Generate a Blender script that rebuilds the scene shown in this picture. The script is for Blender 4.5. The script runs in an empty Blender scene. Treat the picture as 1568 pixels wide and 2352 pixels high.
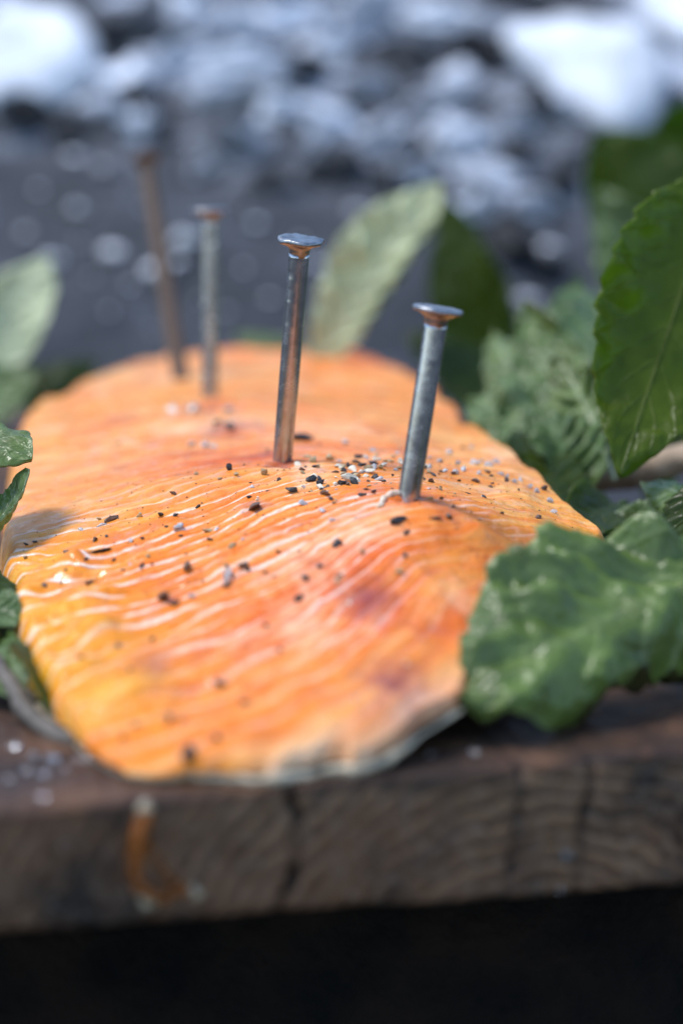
import bpy, bmesh, math, random
import numpy as np
from mathutils import Vector, Matrix, noise as mnoise

sc = bpy.context.scene
MM = 0.001
# ------------------------------------------------------------------ camera
FPX, CX, CY = 4215.0, 784.0, 1176.0          # focal length and centre in photo pixels (1568 wide)
PITCH, CAMZ = math.radians(10.0), 58.0       # mm above the plank top
cam_d = bpy.data.cameras.new("camera")
cam = bpy.data.objects.new("camera", cam_d)
sc.collection.objects.link(cam)
cam.location = (0, 0, CAMZ * MM)
cam.rotation_euler = (math.radians(90) - PITCH, 0, 0)
cam_d.sensor_fit = 'HORIZONTAL'
cam_d.sensor_width = 24.0
cam_d.lens = FPX / 1568.0 * 24.0
cam_d.clip_start, cam_d.clip_end = 0.01, 100.0
cam_d.dof.use_dof = True
cam_d.dof.focus_distance = 0.246
cam_d.dof.aperture_fstop = 9.8
cam_d.dof.aperture_blades = 0
sc.camera = cam

# ------------------------------------------------------------------ sky and light
SUN_EL, SUN_AZ = math.radians(62), math.radians(-82)   # azimuth measured from +Y (away) towards +X
w = bpy.data.worlds.new("World"); sc.world = w; w.use_nodes = True
nt = w.node_tree; nt.nodes.clear()
sky = nt.nodes.new('ShaderNodeTexSky'); sky.sky_type = 'NISHITA'; sky.sun_disc = False
sky.sun_elevation = SUN_EL; sky.sun_rotation = SUN_AZ
sky.air_density = 1.0; sky.dust_density = 0.4; sky.ozone_density = 1.0
bg = nt.nodes.new('ShaderNodeBackground'); bg.inputs['Strength'].default_value = 0.12
out = nt.nodes.new('ShaderNodeOutputWorld')
nt.links.new(sky.outputs[0], bg.inputs[0]); nt.links.new(bg.outputs[0], out.inputs[0])
sun_d = bpy.data.lights.new("sun", 'SUN'); sun_d.energy = 1.4; sun_d.angle = math.radians(18)
sun_d.color = (1.0, 0.97, 0.93)
sun = bpy.data.objects.new("sun", sun_d); sc.collection.objects.link(sun)
sdir = Vector((math.sin(SUN_AZ) * math.cos(SUN_EL), math.cos(SUN_AZ) * math.cos(SUN_EL), math.sin(SUN_EL)))
sun.rotation_euler = sdir.to_track_quat('Z', 'Y').to_euler()
sun.location = sdir * 3
vs = sc.view_settings
vs.view_transform = 'Standard'; vs.look = 'None'; vs.gamma = 1.0; vs.use_curve_mapping = False
vs.exposure = 1.38
sc.render.engine = 'CYCLES'
sc.cycles.use_denoising = True
sc.cycles.max_bounces = 10; sc.cycles.transmission_bounces = 8; sc.cycles.transparent_max_bounces = 8
sc.cycles.caustics_reflective = False; sc.cycles.caustics_refractive = False

# ------------------------------------------------------------------ helpers
rng = random.Random(11)
nrg = np.random.default_rng(5)
CP, SP = math.cos(PITCH), math.sin(PITCH)

def ray(px, py):
    a, b = (px - CX) / FPX, -(py - CY) / FPX
    return np.array([a, CP + b * SP, -SP + b * CP])
def at(px, py, Y=None, z=None):              # pixel + distance (Y) or height (z) in mm -> point in mm
    d = ray(px, py)
    k = Y / d[1] if Y is not None else (z - CAMZ) / d[2]
    return np.array([0, 0, CAMZ]) + d * k

def link(o, parent=None):
    sc.collection.objects.link(o)
    if parent is not None: o.parent = parent
    return o
def tag(o, label=None, cat=None, group=None, kind=None):
    if label: o['label'] = label
    if cat: o['category'] = cat
    if group: o['group'] = group
    if kind: o['kind'] = kind
    return o
def mesh_np(name, V, F, mat=None, smooth=True, attrs=None, uv=None):
    me = bpy.data.meshes.new(name)
    V = np.asarray(V, dtype=np.float64) * MM
    if isinstance(F, np.ndarray):
        n, k = F.shape
        me.vertices.add(len(V)); me.vertices.foreach_set('co', V.astype(np.float32).ravel())
        me.loops.add(n * k); me.loops.foreach_set('vertex_index', F.astype(np.int32).ravel())
        me.polygons.add(n); me.polygons.foreach_set('loop_start', np.arange(0, n * k, k, dtype=np.int32))
        me.update(calc_edges=True); me.validate()
    else:
        me.from_pydata([tuple(v) for v in V], [], F)
    if smooth: me.polygons.foreach_set('use_smooth', np.ones(len(me.polygons), dtype=bool))
    for k_, a in (attrs or {}).items():
        a = np.asarray(a, dtype=np.float32)
        if a.ndim == 1:
            at_ = me.attributes.new(k_, 'FLOAT', 'POINT'); at_.data.foreach_set('value', a)
        else:
            at_ = me.attributes.new(k_, 'FLOAT_VECTOR', 'POINT'); at_.data.foreach_set('vector', a[:, :3].ravel())
    if mat: me.materials.append(mat)
    return me
def obj(name, me, parent=None, loc=None):
    o = bpy.data.objects.new(name, me); link(o, parent)
    if loc is not None: o.location = Vector(loc) * MM
    return o
def empty(name, loc):
    o = bpy.data.objects.new(name, None); link(o); o.location = Vector(loc) * MM
    o.empty_display_size = 0.01
    return o
def grid_faces(nr, nc):
    i, j = np.meshgrid(np.arange(nr - 1), np.arange(nc - 1), indexing='ij')
    a = (i * nc + j).ravel()
    return np.stack([a, a + 1, a + nc + 1, a + nc], 1)
_T = nrg.random((64, 64, 64))
def vnoise(x, y, z=0.0):                     # smooth value noise, numpy, -1..1
    x, y, z = np.broadcast_arrays(np.asarray(x, float), np.asarray(y, float), np.asarray(z, float))
    xi, yi, zi = np.floor(x).astype(int), np.floor(y).astype(int), np.floor(z).astype(int)
    fx, fy, fz = x - xi, y - yi, z - zi
    fx, fy, fz = [f * f * f * (f * (f * 6 - 15) + 10) for f in (fx, fy, fz)]
    r = 0
    for dx in (0, 1):
        for dy in (0, 1):
            for dz in (0, 1):
                r = r + _T[(xi + dx) & 63, (yi + dy) & 63, (zi + dz) & 63] * \
                    (fx if dx else 1 - fx) * (fy if dy else 1 - fy) * (fz if dz else 1 - fz)
    return r * 2 - 1
def fbm(x, y, z=0.0, o=4):
    s, a, r = 1.0, 1.0, 0
    for k in range(o):
        r = r + a * vnoise(np.asarray(x) * s + 17.3 * k, np.asarray(y) * s + 5.1 * k, np.asarray(z) * s + 9.7 * k)
        s *= 2.03; a *= 0.5
    return r / 1.9
class RBF:                                   # linear-kernel scattered interpolation
    def __init__(s, P, Vv, p=1.0, reg=1e-6):
        s.P = np.asarray(P, float); s.p = p
        Vv = np.asarray(Vv, float); s.flat = Vv.ndim == 1
        if s.flat: Vv = Vv[:, None]
        n = len(s.P)
        D = np.linalg.norm(s.P[:, None] - s.P[None], axis=2) ** p
        Q = np.hstack([np.ones((n, 1)), s.P])
        A = np.block([[D - reg * 1e3 * np.eye(n), Q], [Q.T, np.zeros((3, 3))]])
        s.w = np.linalg.solve(A, np.vstack([Vv, np.zeros((3, Vv.shape[1]))]))
    def __call__(s, X):
        X = np.asarray(X, float).reshape(-1, 2)
        r = np.zeros((len(X), s.w.shape[1]))
        for c in range(0, len(X), 40000):
            x = X[c:c + 40000]
            D = np.linalg.norm(x[:, None] - s.P[None], axis=2) ** s.p
            r[c:c + 40000] = D @ s.w[:len(s.P)] + np.hstack([np.ones((len(x), 1)), x]) @ s.w[len(s.P):]
        return r[:, 0] if s.flat else r

# node shorthand
class NM:
    def __init__(s, name):
        s.m = bpy.data.materials.new(name); s.m.use_nodes = True
        s.t = s.m.node_tree; s.t.nodes.clear()
        s.out = s.n('ShaderNodeOutputMaterial')
    def n(s, ty, ins=None, **kw):
        nd = s.t.nodes.new(ty)
        for k, v in kw.items(): setattr(nd, k, v)
        for k, v in (ins or {}).items():
            if isinstance(v, bpy.types.NodeSocket): s.t.links.new(v, nd.inputs[k])
            else: nd.inputs[k].default_value = v
        return nd
    def math(s, op, a, b=0.0, c=0.0):
        nd = s.n('ShaderNodeMath', {0: a, 1: b, 2: c}, operation=op); return nd.outputs[0]
    def noise(s, vec, scale, detail=4, rough=.55, dist=0.0):
        return s.n('ShaderNodeTexNoise', {'Vector': vec, 'Scale': scale, 'Detail': detail, 'Roughness': rough, 'Distortion': dist}).outputs['Fac']
    def ramp(s, fac, stops, interp='LINEAR'):
        nd = s.n('ShaderNodeValToRGB', {'Fac': fac}); cr = nd.color_ramp; cr.interpolation = interp
        while len(cr.elements) < len(stops): cr.elements.new(0.5)
        for e, (p, c) in zip(cr.elements, stops):
            e.position = p
            e.color = (c, c, c, 1) if not hasattr(c, '__len__') else (*c[:3], 1)
        return nd.outputs[0]
    def mix(s, fac, a, b, blend='MIX'):
        nd = s.n('ShaderNodeMix', data_type='RGBA', blend_type=blend)
        for k, v in ((0, fac), (6, a), (7, b)):
            if isinstance(v, bpy.types.NodeSocket): s.t.links.new(v, nd.inputs[k])
            else: nd.inputs[k].default_value = v if k == 0 else (*v[:3], 1)
        return nd.outputs[2]
    def attr(s, name, o='Fac'): return s.n('ShaderNodeAttribute', attribute_name=name).outputs[o]
    def pos(s): return s.n('ShaderNodeTexCoord').outputs['Object']
    def bump(s, h, strength=.5, dist=.001, normal=None):
        ins = {'Height': h, 'Strength': strength, 'Distance': dist}
        if normal is not None: ins['Normal'] = normal
        return s.n('ShaderNodeBump', ins).outputs[0]
    def bsdf(s, **kw):
        nd = s.n('ShaderNodeBsdfPrincipled', {k.replace('_', ' '): ((*v[:3], 1) if (k.endswith('Color') and not isinstance(v, bpy.types.NodeSocket)) else v) for k, v in kw.items()})
        return nd
    def surf(s, sh): s.t.links.new(sh, s.out.inputs[0]); return s.m

# ------------------------------------------------------------------ materials
def mat_ash():
    k = NM('ash_ground'); p = k.pos()
    a = k.noise(p, 30, 6, .65); b = k.noise(p, 220, 4, .6); c = k.noise(p, 8, 3, .5)
    col = k.ramp(a, [(.30, (.012, .014, .018)), (.52, (.030, .034, .043)), (.75, (.060, .067, .083))])
    col = k.mix(k.ramp(b, [(.58, 0), (.75, .5)]), col, (.13, .13, .135))
    yy = k.n('ShaderNodeSeparateXYZ', {0: p}).outputs[1]
    ash = k.math('MULTIPLY', k.ramp(k.noise(p, 26, 6, .7, .5), [(.49, 0), (.60, 1)]), k.ramp(yy, [(.70, 0), (.84, 1)]))
    col = k.mix(ash, col, (.46, .50, .58))
    bs = k.bsdf(Base_Color=col, Roughness=.9, Normal=k.bump(b, .8, .004))
    return k.surf(bs.outputs[0])
def mat_lump(name, lo, mid, hi, sc_=60):
    k = NM(name); p = k.pos()
    oi = k.n('ShaderNodeObjectInfo').outputs['Random']
    vv = k.n('ShaderNodeVectorMath', {0: p, 1: k.n('ShaderNodeCombineXYZ', {0: oi, 1: k.math('MULTIPLY', oi, 7.7), 2: oi}).outputs[0]}, operation='ADD').outputs[0]
    a = k.noise(vv, sc_, 5, .6, .4)
    col = k.ramp(a, [(.36, lo), (.5, mid), (.62, hi)])
    bs = k.bsdf(Base_Color=col, Roughness=.85, Normal=k.bump(k.noise(vv, sc_ * 4, 4), .5, .002))
    return k.surf(bs.outputs[0])
def mat_wood():
    k = NM('weathered_wood'); p = k.pos()
    sx = k.n('ShaderNodeSeparateXYZ', {0: p}).outputs
    wob = k.math('MULTIPLY', k.math('SUBTRACT', k.noise(p, 60, 5, .65), .5), .008)
    # pith axis runs along the plank, below it and left of the middle
    dx = k.math('SUBTRACT', sx[0], .020); dz = k.math('ADD', sx[2], .034)
    r = k.math('ADD', k.math('SQRT', k.math('ADD', k.math('MULTIPLY', dx, dx), k.math('MULTIPLY', dz, dz))), wob)
    ring = k.math('FRACT', k.math('MULTIPLY', r, 520.0))
    ringc = k.ramp(ring, [(0, .15), (.45, .55), (.85, 1.0), (1.0, .15)])
    fib = k.noise(k.n('ShaderNodeVectorMath', {0: p, 1: (1, .04, 1)}, operation='MULTIPLY').outputs[0], 900, 4, .6)
    stain = k.noise(p, 70, 5, .6, .3)
    blot = k.noise(p, 28, 4, .6, .6)
    fine = k.noise(p, 700, 4, .75)
    base = k.mix(ringc, (.014, .009, .006), (.27, .155, .085))
    base = k.mix(k.ramp(blot, [(.42, 0), (.68, .55)]), base, (.13, .050, .022))
    base = k.mix(k.ramp(stain, [(.37, .95), (.54, 0)]), base, (.012, .010, .009))
    base = k.mix(k.ramp(fine, [(.5, 0), (.7, .55)]), base, (.24, .19, .15))
    soot = k.ramp(k.math('ADD', k.math('MULTIPLY', sx[2], 1000.0), 1.6), [(0.2, 0), (1.0, 1)])
    sootc = k.ramp(k.noise(p, 85, 5, .6, .4), [(.34, (.010, .007, .006)), (.52, (.040, .018, .010)), (.70, (.13, .060, .028))])
    base = k.mix(k.math('MULTIPLY', soot, .85), base, sootc)
    ck = k.attr('crack')
    base = k.mix(ck, base, (.008, .007, .007))
    h = k.math('ADD', k.math('MULTIPLY', ringc, .4), k.math('ADD', k.math('MULTIPLY', fib, .7), k.math('MULTIPLY', fine, .8)))
    wet = k.noise(p, 55, 3)
    bs = k.bsdf(Base_Color=base, Roughness=k.ramp(wet, [(.4, .7), (.62, .42)]), Specular_IOR_Level=.25, Normal=k.bump(h, .6, .0006))
    return k.surf(bs.outputs[0])
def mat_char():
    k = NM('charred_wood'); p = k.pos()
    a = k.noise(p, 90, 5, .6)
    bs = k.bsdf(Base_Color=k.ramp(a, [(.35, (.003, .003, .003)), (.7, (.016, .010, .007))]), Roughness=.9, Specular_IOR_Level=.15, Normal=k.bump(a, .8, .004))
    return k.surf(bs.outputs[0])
def mat_steel():
    k = NM('nail_steel'); p = k.pos()
    st = k.n('ShaderNodeVectorMath', {0: p, 1: (1, 1, .12)}, operation='MULTIPLY').outputs[0]
    a = k.noise(st, 2600, 4, .6); b = k.noise(p, 420, 4, .6); c = k.noise(p, 1400, 3, .6)
    col = k.ramp(b, [(.35, (.36, .38, .40)), (.6, (.47, .50, .54))])
    col = k.mix(k.ramp(c, [(.62, 0), (.74, .45)]), col, (.10, .08, .07))
    h = k.math('ADD', k.math('MULTIPLY', a, .5), c)
    bs = k.bsdf(Base_Color=col, Metallic=.97, Roughness=k.ramp(b, [(.3, .20), (.7, .30)]), Normal=k.bump(h, .12, .0001))
    return k.surf(bs.outputs[0])
def mat_flesh():
    k = NM('raw_fish_flesh'); p = k.pos()
    phi = k.attr('stria'); col0 = k.attr('tint', 'Color'); amp = k.attr('stria_amount'); blood = k.attr('blood')
    warp = k.math('MULTIPLY', k.math('SUBTRACT', k.noise(p, 110, 3, .5), .5), .8)
    f = k.math('FRACT', k.math('ADD', phi, warp))
    tri = k.math('ABSOLUTE', k.math('SUBTRACT', f, .5))        # 0 at the white line, .5 between
    sx = k.n('ShaderNodeSeparateXYZ', {0: p}).outputs
    along = k.n('ShaderNodeCombineXYZ', {0: k.math('MULTIPLY', k.math('ADD', phi, warp), 1.3), 1: k.math('MULTIPLY', sx[0], 110.0), 2: k.math('MULTIPLY', sx[1], 60.0)}).outputs[0]
    wid = k.noise(along, 2.2, 3, .6)
    line = k.ramp(k.math('ADD', tri, k.math('MULTIPLY', k.math('SUBTRACT', wid, .5), .34)), [(.03, 1), (.17, 0)], 'EASE')
    gaps = k.ramp(k.noise(along, 1.1, 4, .6), [(.38, 0), (.56, 1)])
    line = k.math('MULTIPLY', k.math('MULTIPLY', line, gaps), amp)
    n1 = k.noise(p, 95, 5, .6); n2 = k.noise(p, 700, 4, .6); n3 = k.noise(p, 40, 4, .55, .5)
    deep = k.mix(1.0, col0, (.93, .52, .28), 'MULTIPLY')
    col = k.mix(k.ramp(n1, [(.35, 0), (.68, .85)]), col0, deep)
    pale = k.mix(.35, col0, (.88, .42, .15))
    col = k.mix(k.ramp(n3, [(.45, 0), (.72, .75)]), col, pale)
    col = k.mix(k.ramp(n2, [(.55, 0), (.75, .25)]), col, (.88, .48, .22))
    sv_ = k.n('ShaderNodeCombineXYZ', {0: k.math('MULTIPLY', k.math('ADD', phi, warp), .9), 1: k.math('MULTIPLY', sx[0], 55.0), 2: k.math('MULTIPLY', sx[1], 35.0)}).outputs[0]
    st = k.noise(sv_, 1.0, 4, .6, .2)
    col = k.mix(k.math('MULTIPLY', k.ramp(st, [(.40, 1), (.56, 0)]), .65), col, deep)
    col = k.mix(k.math('MULTIPLY', k.ramp(st, [(.54, 0), (.70, 1)]), .6), col, k.mix(.45, col0, (.92, .50, .22)))
    mot = k.noise(p, 62, 5, .62, .8)
    col = k.mix(k.ramp(mot, [(.33, .75), (.46, 0)]), col, k.mix(1.0, col0, (.70, .42, .34), 'MULTIPLY'))
    col = k.mix(k.ramp(k.noise(p, 48, 5, .65, .6), [(.56, 0), (.70, .6)]), col, (.90, .56, .34))
    grit = k.noise(p, 480, 5, .7)
    col = k.mix(k.ramp(grit, [(.62, 0), (.72, .55)]), col, (.42, .16, .06))
    # darker rim beside every white line
    dk = k.math('MULTIPLY', k.ramp(tri, [(.12, 0), (.2, .5), (.42, 0)]), amp)
    col = k.mix(dk, col, deep)
    col = k.mix(k.math('MULTIPLY', line, .85), col, (.96, .80, .68))
    bn = k.math('MULTIPLY', blood, k.ramp(k.noise(p, 380, 4, .6), [(.3, .45), (.6, 1)]))
    col = k.mix(bn, col, (.22, .045, .055))
    h = k.math('ADD', k.math('MULTIPLY', n2, .45), k.math('ADD', k.math('MULTIPLY', k.noise(p, 2200, 3, .6), .22), k.math('MULTIPLY', line, .5)))
    bs = k.bsdf(Base_Color=col, Roughness=k.ramp(n1, [(.3, .36), (.7, .58)]), Subsurface_Weight=.15, Subsurface_Scale=.0016,
                Subsurface_Radius=(1.0, .35, .15), Specular_IOR_Level=.16, Normal=k.bump(h, .8, .0007))
    k.t.links.new(k.ramp(k.noise(p, 330, 4, .65), [(.50, .02), (.66, .75)]), bs.inputs['Coat Weight']); bs.inputs['Coat Roughness'].default_value = .12
    return k.surf(bs.outputs[0])
def mat_skin():
    k = NM('fish_skin'); p = k.pos()
    a = k.noise(p, 260, 5, .65); b = k.noise(p, 90, 3)
    col = k.ramp(a, [(.3, (.30, .22, .14)), (.5, (.62, .52, .37)), (.7, (.80, .74, .60))])
    col = k.mix(k.ramp(b, [(.56, 0), (.75, .5)]), col, (.13, .10, .08))
    bs = k.bsdf(Base_Color=col, Roughness=.45, Normal=k.bump(a, .5, .0006))
    return k.surf(bs.outputs[0])
def mat_leaf(name, top, under, vein, trans=.35, nv=8.0, slope=2.1, brown=.0, crumple=.75):
    k = NM(name); p = k.pos()
    u = k.attr('leaf_u'); v = k.attr('leaf_v'); un = k.attr('under')
    au = k.math('ABSOLUTE', u)
    fr = k.math('FRACT', k.math('ADD', k.math('SUBTRACT', k.math('MULTIPLY', v, nv), k.math('MULTIPLY', au, slope)), 20.0))
    side = k.ramp(k.math('ABSOLUTE', k.math('SUBTRACT', fr, .5)), [(.0, 1), (.11, 0)])
    mid = k.ramp(au, [(.0, 1), (.07, 0)])
    vn = k.math('MAXIMUM', k.math('MULTIPLY', side, .75), mid)
    n = k.noise(p, 180, 5, .6, .4); n2 = k.noise(p, 900, 3, .6); n3 = k.noise(p, 60, 3, .5)
    tcol = k.mix(k.ramp(n, [(.3, 0), (.7, 1)]), tuple(c * .6 for c in top), tuple(c * 1.35 for c in top))
    ucol = k.mix(k.ramp(n, [(.3, 0), (.7, 1)]), tuple(c * .75 for c in under), tuple(c * 1.2 for c in under))
    col = k.mix(un, tcol, ucol)
    col = k.mix(k.math('MULTIPLY', vn, .38), col, vein)
    col = k.mix(k.math('MULTIPLY', k.ramp(n3, [(.5, 0), (.68, 1)]), brown), col, (.09, .055, .02))
    col = k.mix(k.ramp(au, [(.95, 0), (1.0, .5)]), col, vein)
    h = k.math('ADD', k.math('MULTIPLY', vn, .8), k.math('MULTIPLY', n2, .22))
    nm = k.bump(k.noise(p, 330, 3, .5, .6), crumple, .0022)
    nm = k.bump(h, .5, .0004, nm)
    bs = k.bsdf(Base_Color=col, Roughness=k.math('ADD', k.math('MULTIPLY', n, .25), .22), Specular_IOR_Level=.5 if crumple > .28 else .3, Normal=nm)
    tr = k.n('ShaderNodeBsdfTranslucent', {'Color': k.mix(.75, k.mix(.5, col, (.25, .42, .06)), (.30, .50, .07), 'MIX'), 'Normal': nm})
    mx = k.n('ShaderNodeMixShader', {0: trans, 1: bs.outputs[0], 2: tr.outputs[0]})
    return k.surf(mx.outputs[0])
def mat_plain(name, a, b, scale=900, rough=.6, bump=.4, **kw):
    k = NM(name); p = k.pos()
    oi = k.n('ShaderNodeObjectInfo').outputs['Random']
    n = k.noise(p, scale, 4, .6)
    col = k.mix(k.ramp(n, [(.3, 0), (.7, 1)]), a, b)
    col = k.mix(k.math('MULTIPLY', oi, .35), col, tuple(c * .45 for c in a))
    bs = k.bsdf(Base_Color=col, Roughness=rough, Normal=k.bump(n, bump, .0003), **kw)
    return k.surf(bs.outputs[0])
def mat_liquid(name, col, rough=.05, trans=.9):
    k = NM(name)
    bs = k.bsdf(Base_Color=col, Roughness=rough, IOR=1.34, Transmission_Weight=trans, Specular_IOR_Level=.5)
    return k.surf(bs.outputs[0])

M_ash = mat_ash()
M_lump = mat_lump('ash_coated_charcoal', (.03, .033, .04), (.36, .39, .45), (.76, .80, .88), 34)
M_white = mat_lump('white_ash', (.42, .45, .50), (.60, .63, .68), (.70, .73, .78), 25)
M_coal = mat_lump('black_charcoal', (.006, .007, .008), (.012, .013, .016), (.04, .044, .052), 60)
M_fleck = mat_lump('pale_ash_fleck', (.45, .45, .47), (.65, .65, .67), (.80, .80, .82), 80)
M_wood, M_char, M_steel, M_flesh, M_skin = mat_wood(), mat_char(), mat_steel(), mat_flesh(), mat_skin()
L_dark = mat_leaf('leaf_dark_green', (.040, .062, .006), (.060, .090, .008), (.10, .14, .025), .45, crumple=.25)
L_olive = mat_leaf('leaf_olive_green', (.07, .10, .008), (.085, .125, .008), (.13, .17, .02), .5, 9, 2.4, 0, .2)
L_mid = mat_leaf('leaf_dusty_green', (.10, .16, .04), (.20, .28, .10), (.24, .32, .18), .25, 9)
L_pale = mat_leaf('leaf_pale_underside', (.13, .19, .05), (.52, .58, .34), (.70, .74, .52), .2, 10, 2.6)
L_wilt = mat_leaf('leaf_wilted_front', (.10, .155, .030), (.05, .048, .015), (.26, .33, .13), .2, 6, 1.8, .35, .45)
L_front = mat_leaf('leaf_wrinkled_green', (.115, .175, .050), (.05, .048, .015), (.34, .42, .24), .2, 7, 1.8, .35)
M_twig = mat_plain('twig_bark', (.06, .05, .042), (.15, .125, .10), 500, .7)
M_twigtan = mat_plain('tan_twig_bark', (.30, .21, .14), (.42, .31, .21), 300, .75)
M_pith = mat_plain('cut_twig_wood', (.5, .45, .3), (.6, .55, .4), 600, .7)
M_pepblack = mat_plain('pepper_black', (.010, .009, .010), (.055, .048, .045), 2500, .5)
M_pepbrown = mat_plain('pepper_brown', (.06, .025, .014), (.20, .11, .06), 2500, .55)
M_peptan = mat_plain('pepper_tan', (.30, .20, .085), (.60, .46, .26), 2500, .5)
M_pepcream = mat_plain('pepper_cream', (.60, .52, .38), (.82, .76, .62), 2500, .5)
M_head = mat_plain('nail_head_steel', (.20, .21, .22), (.40, .42, .45), 1200, .34, .3, Metallic=.9)
M_rust = mat_plain('rusty_steel', (.10, .065, .045), (.20, .14, .10), 900, .6, .4, Metallic=.4)
M_salt = mat_plain('salt_crystal', (.85, .84, .83), (.95, .94, .93), 2500, .25, .3, Transmission_Weight=.55)
M_fat = mat_plain('white_fat', (.62, .42, .26), (.80, .68, .52), 1200, .3, .3, Subsurface_Weight=.3, Subsurface_Scale=.001)
M_water = mat_liquid('water', (.98, .99, 1.0))
M_juice = mat_liquid('amber_juice', (.72, .22, .035), .08, .72)
M_bead = mat_liquid('clear_juice', (.95, .80, .55), .03, .62)

# ------------------------------------------------------------------ ash ground (one sheet) with the bank behind
def ground_z(x, y):
    x = np.asarray(x, float); y = np.asarray(y, float)
    t = np.clip((y - 480) / 130.0, 0, 1); t = t * t * (3 - 2 * t)
    bank = np.where(y > 560, (np.minimum(y, 1450) - 560) * .50, 0) * t
    f = np.clip((y - 1350) / 250, 0, 1); f = f * f * (3 - 2 * f)
    bank = bank * (1 - f) + f * 420
    bank = bank + 55 * np.clip((y - 430) / 120, 0, 1) * (1 - np.clip((y - 560) / 60, 0, 1) * 0)
    rough = 9 * fbm(x / 75, y / 75, 3.3, 4) + 3.0 * fbm(x / 14, y / 14, 1.1, 3)
    rough = rough * np.where((y > 430), 1.0, .7)
    return -84 + bank + rough
xs = np.concatenate([np.linspace(-9000, -700, 14)[:-1], np.linspace(-700, 700, 240), np.linspace(700, 9000, 14)[1:]])
ys = np.concatenate([np.linspace(-9000, -300, 12)[:-1], np.linspace(-300, 500, 60)[:-1], np.linspace(500, 1300, 200), np.linspace(1300, 1700, 20)[1:], np.linspace(1700, 12000, 14)[1:]])
XX, YY = np.meshgrid(xs, ys)
V = np.stack([XX.ravel(), YY.ravel(), ground_z(XX, YY).ravel()], 1)
gr = obj('ground', mesh_np('ground', V, grid_faces(len(ys), len(xs)), M_ash)); gr['kind'] = 'structure'

def rock_mesh(name, mat, seed, sub=3, rough=.35, flat=.75, smooth=True, freq=1.3, facet=False):
    bm = bmesh.new(); bmesh.ops.create_icosphere(bm, subdivisions=sub, radius=1.0)
    o = Vector((seed * 3.7, seed * 1.9, seed * 5.3))
    for v in bm.verts:
        d = v.co.normalized()
        k = 1 + rough * mnoise.noise(d * freq + o) + rough * .45 * mnoise.noise(d * freq * 2.7 + o)
        v.co = d * k; v.co.z *= flat
    if facet:                                 # a few flat cleavage planes
        rr = random.Random(seed)
        for _ in range(9):
            n = Vector((rr.uniform(-1, 1), rr.uniform(-1, 1), rr.uniform(-1, 1))).normalized(); c = rr.uniform(.28, .65)
            for v in bm.verts:
                d = v.co.dot(n)
                if d > c: v.co -= n * (d - c) * .92
    me = bpy.data.meshes.new(name); bm.to_mesh(me); bm.free()
    for v in me.vertices: v.co *= MM
    me.materials.append(mat)
    me.polygons.foreach_set('use_smooth', np.full(len(me.polygons), smooth))
    return me
def on_ground(px, py):
    P = at(px, py, Y=800)
    for _ in range(30):
        d = ray(px, py); Y = P[1]
        lo, hi = 400.0, 2500.0
        for __ in range(40):
            m = (lo + hi) / 2
            q = np.array([0, 0, CAMZ]) + d * (m / d[1])
            if q[2] > ground_z(q[0], q[1]): lo = m
            else: hi = m
        P = np.array([0, 0, CAMZ]) + d * (lo / d[1]); break
    return P
LUMPS = [rock_mesh('ash_lump', M_lump, s, 4, .75, .6, True, 1.4) for s in range(5)]
COALS = [rock_mesh('charcoal_piece', M_coal, s + 20, 3, .5, .7, False, 1.4, True) for s in range(4)]
FLECKS = [rock_mesh('ash_fleck', M_fleck, s + 40, 2, .4, .5, True, 1.5) for s in range(4)]
ORD = []                                      # (label, pixel x, object): look-alikes get their place in the row at the end
def bg_zone(px, py):
    a = 'under the white chunk' if px < 280 else 'above the two far nails' if px < 540 else 'above the sharp middle nail' if px < 800 else 'above the pale rolled leaf' if px < 1090 else 'beside the white slab'
    b = 'along the top edge' if py < 90 else 'in the upper heap' if py < 240 else 'low in the heap' if py < 440 else 'on the dark slope'
    return a + ' ' + b
def put_rock(name, me, px, py, rad, label, cat, group, sink=.25, sq=(1, 1, 1), rz=None, tilt=None):
    P = on_ground(px, py); s = rad * P[1] / FPX
    o = obj(name, me, None, P + np.array([0, -.2 * s, s * (.45 - sink)]))
    o.rotation_euler = (rng.uniform(-.3, .3) if tilt is None else tilt[0], rng.uniform(-.3, .3) if tilt is None else tilt[1], rng.uniform(0, 6.28) if rz is None else rz)
    o.scale = (s * sq[0], s * sq[1], s * sq[2])
    label = label + ' ' + bg_zone(px, py); ORD.append((label, px, o))
    return tag(o, label, cat, group)
lumps = [(330,70,70),(430,40,60),(520,95,65),(620,60,75),(700,30,60),(300,190,60),(400,170,80),(470,240,75),(560,190,95),(650,270,80),(560,330,75),
         (760,120,70),(840,50,70),(760,280,75),(850,200,60),(930,130,80),(980,250,70),(900,330,60),(1050,330,80),(1040,190,60),(1110,420,75),
         (1160,300,55),(1120,90,60),(1000,60,70),(1200,470,55),(1260,260,55),(470,390,60),(740,350,60),(960,400,50),(1300,350,45),(1080,480,50),
         (230,250,45),(330,300,45),(880,-10,60),(600,-20,70),(420,-30,60),(760,-20,60)]
for i, (x, y, r) in enumerate(lumps):
    put_rock('ash_lump', LUMPS[i % 5], x + rng.uniform(-12, 12), y + rng.uniform(-10, 10), r * rng.uniform(.8, 1.3),
             'grey ash lump', 'ash lump', 'grey ash lumps heaped on the bank', .42, (1, .8, rng.uniform(.8, 1.1)))
coals = [(700,180,45),(500,110,35),(790,400,60),(720,420,40),(1090,130,50),(1130,150,45),(960,170,30),(1240,270,50),(1190,370,40),(1260,640,55),(1180,590,60),
         (240,120,40),(300,250,40),(60,300,60),(150,330,50),(880,440,45),(1010,520,50),(620,440,45),(1290,430,50),(380,330,40),(560,260,28),(90,10,40)]
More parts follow.
